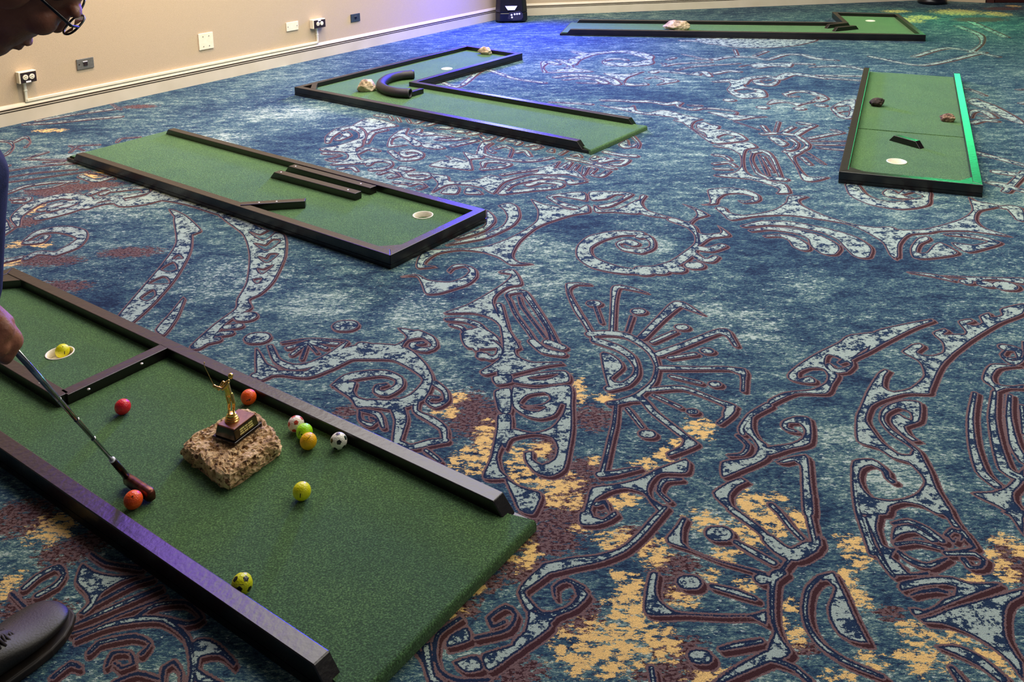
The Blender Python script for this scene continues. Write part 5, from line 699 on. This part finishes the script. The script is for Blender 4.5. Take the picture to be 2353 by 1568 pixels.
# golf balls
CAMP = Vector((0, 0, 1.48)); BR = .02135
ICO = [Vector(v).normalized() for v in [(0, 1, 1.618), (0, -1, 1.618), (0, 1, -1.618), (0, -1, -1.618), (1, 1.618, 0), (-1, 1.618, 0), (1, -1.618, 0), (-1, -1.618, 0), (1.618, 0, 1), (-1.618, 0, 1), (1.618, 0, -1), (-1.618, 0, -1)]]
M_INK = ball_mat('ball_ink', (20, 18, 20))
def ball(x, y, col, label, z=None, soccer=None, marks=(), spin=(0, 0, 0), inner=False, mname='ball'):
    z = (ZT + BR) if z is None else z
    bm = bmesh.new(); bmesh.ops.create_icosphere(bm, subdivisions=6 if soccer or marks else 4, radius=1)
    c = Vector((x, y, z)); view = (CAMP - c).normalized(); rr = view.cross(Vector((0, 0, 1))).normalized() * -1; uu = view.cross(rr).normalized()
    if uu.z < 0: uu = -uu
    rgt = uu.cross(view).normalized()
    mats = [ball_mat(mname, col)]
    if soccer: mats.append(ball_mat('ball_patch', soccer)); R = Matrix.Rotation(spin[2], 3, view) @ Matrix.Rotation(spin[0], 3, rgt) @ Matrix.Rotation(spin[1], 3, uu); dirs = [R @ v for v in ICO]
    mats.append(M_INK)
    for f in bm.faces:
        p = f.calc_center_median().normalized()
        if soccer:
            q = max(dirs, key=lambda d: d.dot(p)); a = math.acos(min(1, q.dot(p)))
            if a < .42:
                t1 = q.orthogonal().normalized(); t2 = q.cross(t1); ph = math.atan2(p.dot(t2), p.dot(t1)) % (2 * math.pi / 5) - math.pi / 5
                rr_ = a * math.cos(ph)
                if rr_ < .26 and not (inner and rr_ < .12): f.material_index = 1
        for (mx, my, ang, ln, wd) in marks:
            vx, vy = p.dot(rgt) - mx, p.dot(uu) - my
            if p.dot(view) > 0 and abs(vx * math.cos(ang) + vy * math.sin(ang)) < ln and abs(-vx * math.sin(ang) + vy * math.cos(ang)) < wd: f.material_index = len(mats) - 1
        f.smooth = True
    bmesh.ops.scale(bm, vec=(BR,) * 3, verts=bm.verts); bmesh.ops.translate(bm, vec=c, verts=bm.verts)
    o = obj('golf_ball', bm, mats, loc=c, smooth=True)
    return tag(o, label, 'golf ball', 'golf balls on the nearest lane')
ball(-1.425, 2.701, (246, 240, 20), 'yellow golf ball sitting in the white cup of the pen', z=.0245, marks=[(.25, -.35, 1.5, .22, .05), (.1, .55, 0, .06, .06)])
ball(-1.089, 2.343, (232, 36, 50), 'plain red golf ball alone in front of the pen')
ball(-.753, 2.379, (255, 96, 22), 'orange golf ball behind the trophy by the rail', marks=[(-.05, -.35, .3, .3, .05), (.1, -.42, .9, .12, .05)])
ball(-.591, 2.245, (250, 232, 215), 'white golf ball with red soccer patches, rearmost of the cluster', soccer=(206, 70, 50), spin=(.35, .25, .4), marks=[(-.05, .05, .3, .2, .025)])
ball(-.561, 2.209, (170, 240, 10), 'lime green golf ball in the middle of the cluster of three', marks=[(-.62, -.1, 1.3, .25, .04), (-.35, -.25, -.5, .08, .07)])
ball(-.542, 2.168, (255, 190, 10), 'amber golf ball at the front of the cluster of three', marks=[(.1, .38, .75, .34, .028)])
ball(-.464, 2.166, (245, 240, 222), 'white golf ball with black soccer patches by the back rail', soccer=(16, 16, 16), spin=(.62, .12, .2), marks=[(.05, -.05, .08, .35, .012), (.05, -.2, .08, .35, .012)])
ball(-.516, 1.971, (238, 232, 14), 'plain yellow golf ball in front of the stone slab', marks=[(-.2, -.42, 1.45, .22, .05)])
ball(-.906, 1.952, (255, 92, 30), 'orange golf ball just in front of the putter head', marks=[(-.05, .35, .5, .1, .07), (0, .2, 0, .05, .04)])
ball(-.576, 1.682, (226, 226, 20), 'yellow golf ball with black soccer patches beside the front rail', soccer=(16, 14, 14), spin=(.9, .1, -.5), inner=False, marks=[(-.05, -.05, -.2, .18, .02)])

# black foam elbow tube on lane C
pts = catmull(np.array([(-.700, 6.48), (-.79, 6.45), (-.865, 6.36), (-.893, 6.24), (-.885, 6.12), (-.83, 6.01), (-.75, 5.935), (-.665, 5.905)]) * 1000, 8) / 1000
bm = bmesh.new(); tube(bm, [(p[0], p[1], ZT + .032) for p in pts], .032, 28, caps=False)
b2_ = [(p[0], p[1], ZT + .032) for p in pts]; tube(bm, b2_, .024, 28, caps=False)
bm.verts.ensure_lookup_table(); n_ = len(pts) * 28
for base in (0, (len(pts) - 1) * 28):
    for k in range(28): bm.faces.new((bm.verts[base + k], bm.verts[base + (k + 1) % 28], bm.verts[n_ + base + (k + 1) % 28], bm.verts[n_ + base + k]))
tag(obj('elbow_tube', bm, M_FOAM, smooth=True, loc=(-.8, 6.2, ZT)), 'curved black foam tube lying on the bend of the L-shaped lane', 'tube')

# stage lamp base in the far corner
lc = Vector((.0, 9.12))
r = empty('moving_head_lamp', (lc.x, lc.y, 0), 'black moving head stage lamp standing in the corner of the two walls', 'stage lamp')
bm = bmesh.new(); q0 = [(-.11, -.13), (.11, -.13), (.155, -.07), (.155, .10), (-.155, .10), (-.155, -.07)]
prism(bm, [(lc.x + a, lc.y + b) for a, b in q0], [(lc.x + a * 1.0, lc.y + b) for a, b in q0], .012, .10)
prism(bm, [(lc.x + a, lc.y + b) for a, b in q0], [(lc.x + a * .90, lc.y + b * .80) for a, b in q0], .10, .30); bevel(obj('base', bm, M_LAMPB, r), .010, 2)
for a in (-.12, .12):
    for b in (-.09, .09): bm = bmesh.new(); lathe(bm, [(0, 0), (.018, 0), (.018, .013), (0, .013)], (lc.x + a, lc.y + b * .8, 0), 12); obj('foot', bm, M_LAMPB, r)
for s in (-1, 1):
    bm = bmesh.new(); box(bm, (lc.x + s * .125, lc.y, .38), (.035, .09, .18)); bevel(obj('yoke_arm', bm, M_LAMPB, r), .006)
bm = bmesh.new(); prism(bm, [(lc.x - .034, lc.y - .138), (lc.x + .034, lc.y - .138), (lc.x + .034, lc.y - .128), (lc.x - .034, lc.y - .128)], [(lc.x - .058, lc.y - .133), (lc.x + .058, lc.y - .133), (lc.x + .058, lc.y - .120), (lc.x - .058, lc.y - .120)], .128, .166); obj('handle_gap_standin', bm, M_WHITE, r)  # white panel added for the lit wall seen through the open handle gap
bm = bmesh.new(); R_ = Matrix.Rotation(math.radians(72), 3, 'X'); lathe(bm, [(0, -.12), (.075, -.12), (.09, -.05), (.09, .09), (.078, .12), (0, .115)], (lc.x, lc.y, .46), 28, R_); obj('lamp_head', bm, M_LAMPB, r, True)
pn = bmesh.new(); q = [(-.035, .045), (.02, .025), (.09, .030), (.115, .055), (.110, .095), (.08, .118), (-.02, .105)]
v0 = [pn.verts.new((lc.x + a, lc.y - .1315, z)) for a, z in q]; v1 = [pn.verts.new((lc.x + a, lc.y - .134, z)) for a, z in q]
pn.faces.new(v0); pn.faces.new(v1[::-1])
for i in range(7): pn.faces.new((v0[i], v0[(i + 1) % 7], v1[(i + 1) % 7], v1[i]))
pnl = obj('control_panel', pn, M_PANEL, r)
for i, (a, z) in enumerate(((.002, .080), (.032, .086), (.055, .088), (.078, .090), (.006, .056))):
    bm = bmesh.new(); lathe(bm, [(0, 0), (.0092, 0), (.0092, .004), (0, .005)], (lc.x + a, lc.y - .134, z), 14, Matrix.Rotation(math.pi / 2, 3, 'X')); obj('button', bm, M_WHITE, pnl)
# second lamp base, at the top right of the back wall
lc = Vector((4.42, 9.72)); r = empty('moving_head_lamp', (lc.x, lc.y, 0), 'round black lamp base by the white pillar at the top right', 'stage lamp')
bm = bmesh.new(); lathe(bm, [(0, 0), (.135, 0), (.145, .02), (.14, .05), (.11, .075), (0, .08)], (lc.x, lc.y, 0), 32); obj('base', bm, M_LAMPB, r, True)
bm = bmesh.new(); lathe(bm, [(0, .078), (.05, .078), (.045, .4), (0, .4)], (lc.x, lc.y, 0), 20); obj('stem', bm, M_LAMPB, r, True)
# ------------------------------------------------------------------ putter
pt = empty('putter', (-.93, 2.0, ZT), 'blade putter with a chrome shaft and bronze head, held over the orange ball', 'putter')
Hd = Vector((-.949, 2.030, .050)); Hand = Vector((-.966, 1.65, .602)); top = Hd + (Hand - Hd) * 1.42
hs = Hd + (Hand - Hd) * .165
sd = (Hand - Hd).normalized()
bm = bmesh.new(); tube(bm, [hs - sd * .005, hs + (top - hs) * .72], [.0042, .0060], 16); sft = obj('shaft', bm, M_CHROME, pt, True)
for k in (.22, .40, .58, .76):
    bm = bmesh.new(); p = hs + (Hand - hs) * k; tube(bm, [p, p + sd * .002], .0056, 14); obj('shaft_step', bm, M_CHROME, sft, True)
bm = bmesh.new(); tube(bm, [hs + (top - hs) * .66, hs + (top - hs) * .72, top], [.0095, .0115, .0135], 18); obj('grip', bm, M_LAMPB, pt, True)
bm = bmesh.new(); tube(bm, [Hd + Vector((-.004, .004, -.004)), Hd + sd * .035, hs], [.0080, .0080, .0070], 16); obj('hosel', bm, M_SLEEVE, pt, True)
bm = bmesh.new(); tube(bm, [hs, hs + sd * .003], .0072, 16); obj('ferrule_ring', bm, M_WHITE, pt, True)
bm = bmesh.new(); a, b = Vector((-.958, 2.036, .046)), Vector((-.868, 1.968, .044)); ax = (b - a).normalized(); sdv = ax.cross(Vector((0, 0, 1))).normalized()
L_ = []
for t, hw, hh in ((0, .006, .009), (.05, .010, .0125), (.25, .0105, .014), (.6, .0105, .0145), (.92, .0115, .0150), (1, .009, .012)):
    c = a.lerp(b, t); ring = []
    for k in range(16):
        an = 2 * math.pi * k / 16; sx = math.copysign(abs(math.cos(an)) ** .55, math.cos(an)); sz = math.copysign(abs(math.sin(an)) ** .55, math.sin(an)); ring.append(bm.verts.new(c + sdv * sx * hw + Vector((0, 0, 1)) * sz * hh))
    L_.append(ring)
for r0, r1 in zip(L_, L_[1:]):
    for k in range(16): bm.faces.new((r0[k], r0[(k + 1) % 16], r1[(k + 1) % 16], r1[k]))
bm.faces.new(L_[0][::-1]); bm.faces.new(L_[-1]); obj('head', bm, M_BRONZE, pt, True)

# ------------------------------------------------------------------ the player at the left edge, bent over the putt
pr = empty('person', (-1.25, 1.45, 0), 'person in dark navy clothes and glasses bending over the nearest lane, gripping the putter', 'person')
V = Vector
U = V((.84, .12, .50)).normalized(); Fd = V((.50, .50, -.70)); Fd = (Fd - U * Fd.dot(U)).normalized(); S = Fd.cross(U).normalized()
HC = V((-.776, 1.496, 1.3285))
def H(s, f, u): return HC + S * s + Fd * f + U * u
RH = Matrix((S, Fd, U)).transposed()
bm = bmesh.new()
ellipsoid(bm, H(0, -.012, .035), (.075, .095, .088), RH); ellipsoid(bm, H(0, .022, -.035), (.064, .070, .085), RH)
ellipsoid(bm, H(0, .040, -.075), (.052, .050, .050), RH); ellipsoid(bm, H(0, .050, -.112), (.044, .042, .034), RH); ellipsoid(bm, H(0, .070, -.124), (.023, .022, .019), RH)      # jaw, chin
for s in (-1, 1):
    ellipsoid(bm, H(.040 * s, .058, -.020), (.028, .030, .026), RH); ellipsoid(bm, H(.033 * s, .078, .028), (.026, .014, .010), RH)   # cheek, brow
    ellipsoid(bm, H(.031 * s, .076, .008), (.014, .012, .011), RH)                                                             # eye
    ellipsoid(bm, H(.076 * s, -.010, -.008), (.010, .022, .032), RH)                                                           # ear
chain(bm, [H(0, .082, .018), H(0, .102, -.026)], [.008, .013]); ellipsoid(bm, H(0, .072, -.056), (.030, .022, .024), RH); ellipsoid(bm, H(0, .092, -.032), (.018, .012, .010), RH)          # nose
ellipsoid(bm, H(0, .090, -.076), (.024, .014, .007), RH); ellipsoid(bm, H(0, .088, -.092), (.021, .013, .008), RH)              # lips
nk = V((-1.06, 1.40, 1.225)); chain(bm, [H(0, -.030, -.06), nk], [.058, .066])
sh_l, sh_r = V((-1.10, 1.62, 1.17)), V((-1.00, 1.25, 1.16)); pel = V((-1.36, 1.30, .90)); chest = V((-1.24, 1.37, 1.14))
chain(bm, [nk, chest, pel], [.07, .14, .13]); chain(bm, [sh_l, chest], [.055, .11]); chain(bm, [sh_r, chest], [.055, .11])
# arms
wr = V((-.985, 1.60, .715)); el_r = V((-.940, 1.52, .92)); wl = V((-1.015, 1.66, .76)); el_l = V((-1.10, 1.70, .92))
chain(bm, [sh_r, V((-.885, 1.42, 1.02)), el_r, wr], [.050, .046, .042, .029]); chain(bm, [sh_l, el_l, wl], [.048, .040, .028])
# legs, inside the trousers
ak1, ak2 = V((-1.035, 1.42, .10)), V((-1.345, 1.53, .10))
for ak, kn, sd_ in ((ak1, V((-1.12, 1.50, .50)), V((-1.26, 1.26, .88))), (ak2, V((-1.38, 1.62, .50)), V((-1.46, 1.36, .88)))): chain(bm, [ak, kn, sd_], [.042, .06, .085])
# gripping hands: palm plus five separate fingers curled round the grip
GA = Hand; gd = sd
def hand_(c, back, w0, bm, sgn=1):
    """c: point on the grip, back: direction the back of the hand faces, w0: wrist"""
    f = gd.cross(back).normalized() * sgn
    kn_c = c + back * .030 + f * .022
    chain(bm, [w0, w0.lerp(kn_c, .5) + back * .006, kn_c + gd * .012], [.027, .028, .020]); chain(bm, [w0, c + back * .024 + gd * .03, kn_c + gd * .030], [.024, .022, .015]); chain(bm, [w0, c + back * .026 - gd * .006, kn_c - gd * .022], [.024, .022, .014])
    for i, (o_, l_, rr) in enumerate(((.031, .95, .0092), (.010, 1.05, .0096), (-.011, 1.0, .0092), (-.030, .85, .0082))):
        k0 = kn_c + gd * o_ + f * .004; k1 = c + gd * (o_ - .004) + f * .036 * l_ - back * .004; k2 = c + gd * (o_ - .007) + f * .018 - back * .026 * l_; k3 = c + gd * (o_ - .008) - f * .010 - back * .020
        chain(bm, [k0, k1, k2, k3], [rr * 1.15, rr, rr * .92, rr * .8])
    chain(bm, [w0.lerp(c, .45) - f * .012, c - f * .020 + gd * .022 + back * .010, c - f * .014 - gd * .018 - back * .008, c - f * .002 - gd * .036 - back * .012], [.015, .012, .0105, .009])
bk = V((.62, -.62, .25)); bk = (bk - gd * bk.dot(gd)).normalized()
hand_(Hand + gd * .050, bk, wr, bm, -1)
hand_(Hand + gd * .135, -bk, wl, bm, 1)
fused('body', bm, M_SKIN, pr, .0038, 3)
# hair cap
bm = bmesh.new(); ellipsoid(bm, H(0, -.022, .050), (.083, .100, .086), RH, 4)
bmesh.ops.delete(bm, geom=[v for v in bm.verts if (v.co - HC).dot(Fd) > .052 - .3 * max(0, (v.co - HC).dot(U) - .05) and (v.co - HC).dot(U) < .09 or (v.co - HC).dot(U) < -.035], context='VERTS')
obj('hair', bm, M_HAIR, pr, True)
# glasses
g = empty('glasses', H(0, .10, .01), None); g.parent = pr; g.location = H(0, .10, .01) - pr.location
def G(o_name, bm, m, par=g, smooth=True): return obj(o_name, bm, m, par, smooth)
lens_c = []
for s in (-1, 1):
    cxy = [(.033 * s + .026 * math.cos(t) * (1 + .12 * math.cos(2 * t)), -.004 + .020 * math.sin(t)) for t in [2 * math.pi * k / 28 for k in range(28)]]
    bm = bmesh.new(); tube(bm, [H(a, .104 - .18 * abs(a) ** 1.2, b + .012) for a, b in cxy], .0019, 8, closed=True); G('rim', bm, M_FRAME)
    bm = bmesh.new(); bm.faces.new([bm.verts.new(H(a * .99, .104 - .18 * abs(a) ** 1.2, b + .012)) for a, b in cxy]); bmesh.ops.solidify(bm, geom=bm.faces, thickness=.0012); G('lens', bm, M_LENS, smooth=False)
    bm = bmesh.new(); tube(bm, [H(.060 * s, .096, .020), H(.078 * s, .080, .020), H(.080 * s, -.005, .018), H(.078 * s, -.035, -.012)], .0024, 8); G('temple', bm, M_FRAME)
bm = bmesh.new(); tube(bm, [H(-.009, .103, .014), H(0, .106, .018), H(.009, .103, .014)], .0019, 8); G('bridge', bm, M_FRAME)
# clothes
bm = bmesh.new()
chain(bm, [nk + (chest - nk) * .15, chest, pel + V((.02, .01, .03))], [.085, .165, .155]); chain(bm, [sh_l, chest], [.078, .135]); chain(bm, [sh_r, chest], [.078, .135])
chain(bm, [sh_r, V((-.880, 1.42, 1.02)), el_r, wr + (el_r - wr) * .12], [.078, .072, .064, .040]); chain(bm, [sh_l, el_l, wl + (el_l - wl) * .12], [.074, .060, .040])
fused('jacket', bm, M_NAVY, pr, .007, 6)
bm = bmesh.new()
for ak, kn, hp in ((ak1, V((-1.12, 1.50, .50)), V((-1.26, 1.26, .88))), (ak2, V((-1.38, 1.62, .50)), V((-1.46, 1.36, .88)))): chain(bm, [ak + V((-.012, 0, .015)), kn, hp], [.066, .085, .125])
chain(bm, [V((-1.28, 1.27, .90)), V((-1.44, 1.35, .90))], [.14, .14]); fused('trousers', bm, M_TROUS, pr, .008, 6)
# shoes: lofted last, welted sole, tongue and crossed laces
def shoe(heel, toe, name, wide=1.0):
    d = (V(toe) - V(heel)).to_2d(); L = d.length; d.normalize(); n = V((-d.y, d.x)); e = empty(name, heel); e.parent = pr; e.location = V(heel) - pr.location
    def Q(t, s, z): p = V(heel).to_2d() + d * (t * L) + n * (s * wide); return V((p.x, p.y, z))
    st = [(0.0, .022, .060, .00), (.03, .030, .070, .00), (.10, .035, .078, 0), (.22, .037, .088, 0), (.36, .038, .090, 0), (.50, .043, .078, 0), (.62, .048, .066, 0), (.74, .050, .056, .002), (.85, .047, .050, .004), (.93, .039, .044, .006), (.98, .026, .036, .007), (1.0, .012, .028, .008)]
    bm = bmesh.new(); rows = []
    for t, hw, hh, z0 in st:
        row = []
        for k in range(24):
            an = 2 * math.pi * k / 24; cx_ = math.copysign(abs(math.cos(an)) ** .75, math.cos(an)); sz = math.sin(an); zz = .018 + z0 + (hh - .018) * (.5 + .5 * math.copysign(abs(sz) ** .8, sz)); k_ = 1 - .32 * max(0, sz) ** 2
            row.append(bm.verts.new(Q(t, hw * cx_ * k_, zz)))
        rows.append(row)
    for r0, r1 in zip(rows, rows[1:]):
        for k in range(24): bm.faces.new((r0[k], r0[(k + 1) % 24], r1[(k + 1) % 24], r1[k]))
    bm.faces.new(rows[0][::-1]); bm.faces.new(rows[-1]); u = obj('upper', bm, M_SHOE, e, True); u.modifiers.new('ss', 'SUBSURF').render_levels = 2
    bm = bmesh.new(); lo, hi = [], []
    outl = [(t, hw + .006) for t, hw, _, _ in st] + [(t, -(hw + .006)) for t, hw, _, _ in st[::-1]]
    outl = [(t + (.02 if t > .97 else (-.012 if t < .01 else 0)), s) for t, s in outl]
    pts_ = [tuple(Q(t, s, 0).to_2d()) for t, s in outl]; zz = [(.001 + (.007 * max(0, t - .8) / .2)) for t, s in outl]
    prism(bm, pts_, pts_, zz, [z + .017 for z in zz]); bevel(obj('sole', bm, M_SOLE, e), .004, 3)
    bm = bmesh.new(); tube(bm, [Q(.36, 0, .082), Q(.46, 0, .074), (Q(.56, 0, .062)), Q(.62, 0, .058)], [.016, .017, .015, .008], 14); obj('tongue', bm, M_LACE, e, True)
    for i in range(5):
        t = .38 + .05 * i; z = .101 - .0085 * i
        for s in (-1, 1):
            bm = bmesh.new(); tube(bm, [Q(t, -.026 * s, z - .012), Q(t + .012, -.010 * s, z + .001), Q(t + .026, .010 * s, z + .0), Q(t + .038, .026 * s, z - .015)], .0028, 8); obj('lace', bm, M_LACE, e, True)
    return e
shoe((-1.062, 1.388, 0), (-.934, 1.653, 0), 'shoe', 1.16); shoe((-1.365, 1.49, 0), (-1.24, 1.755, 0), 'shoe')
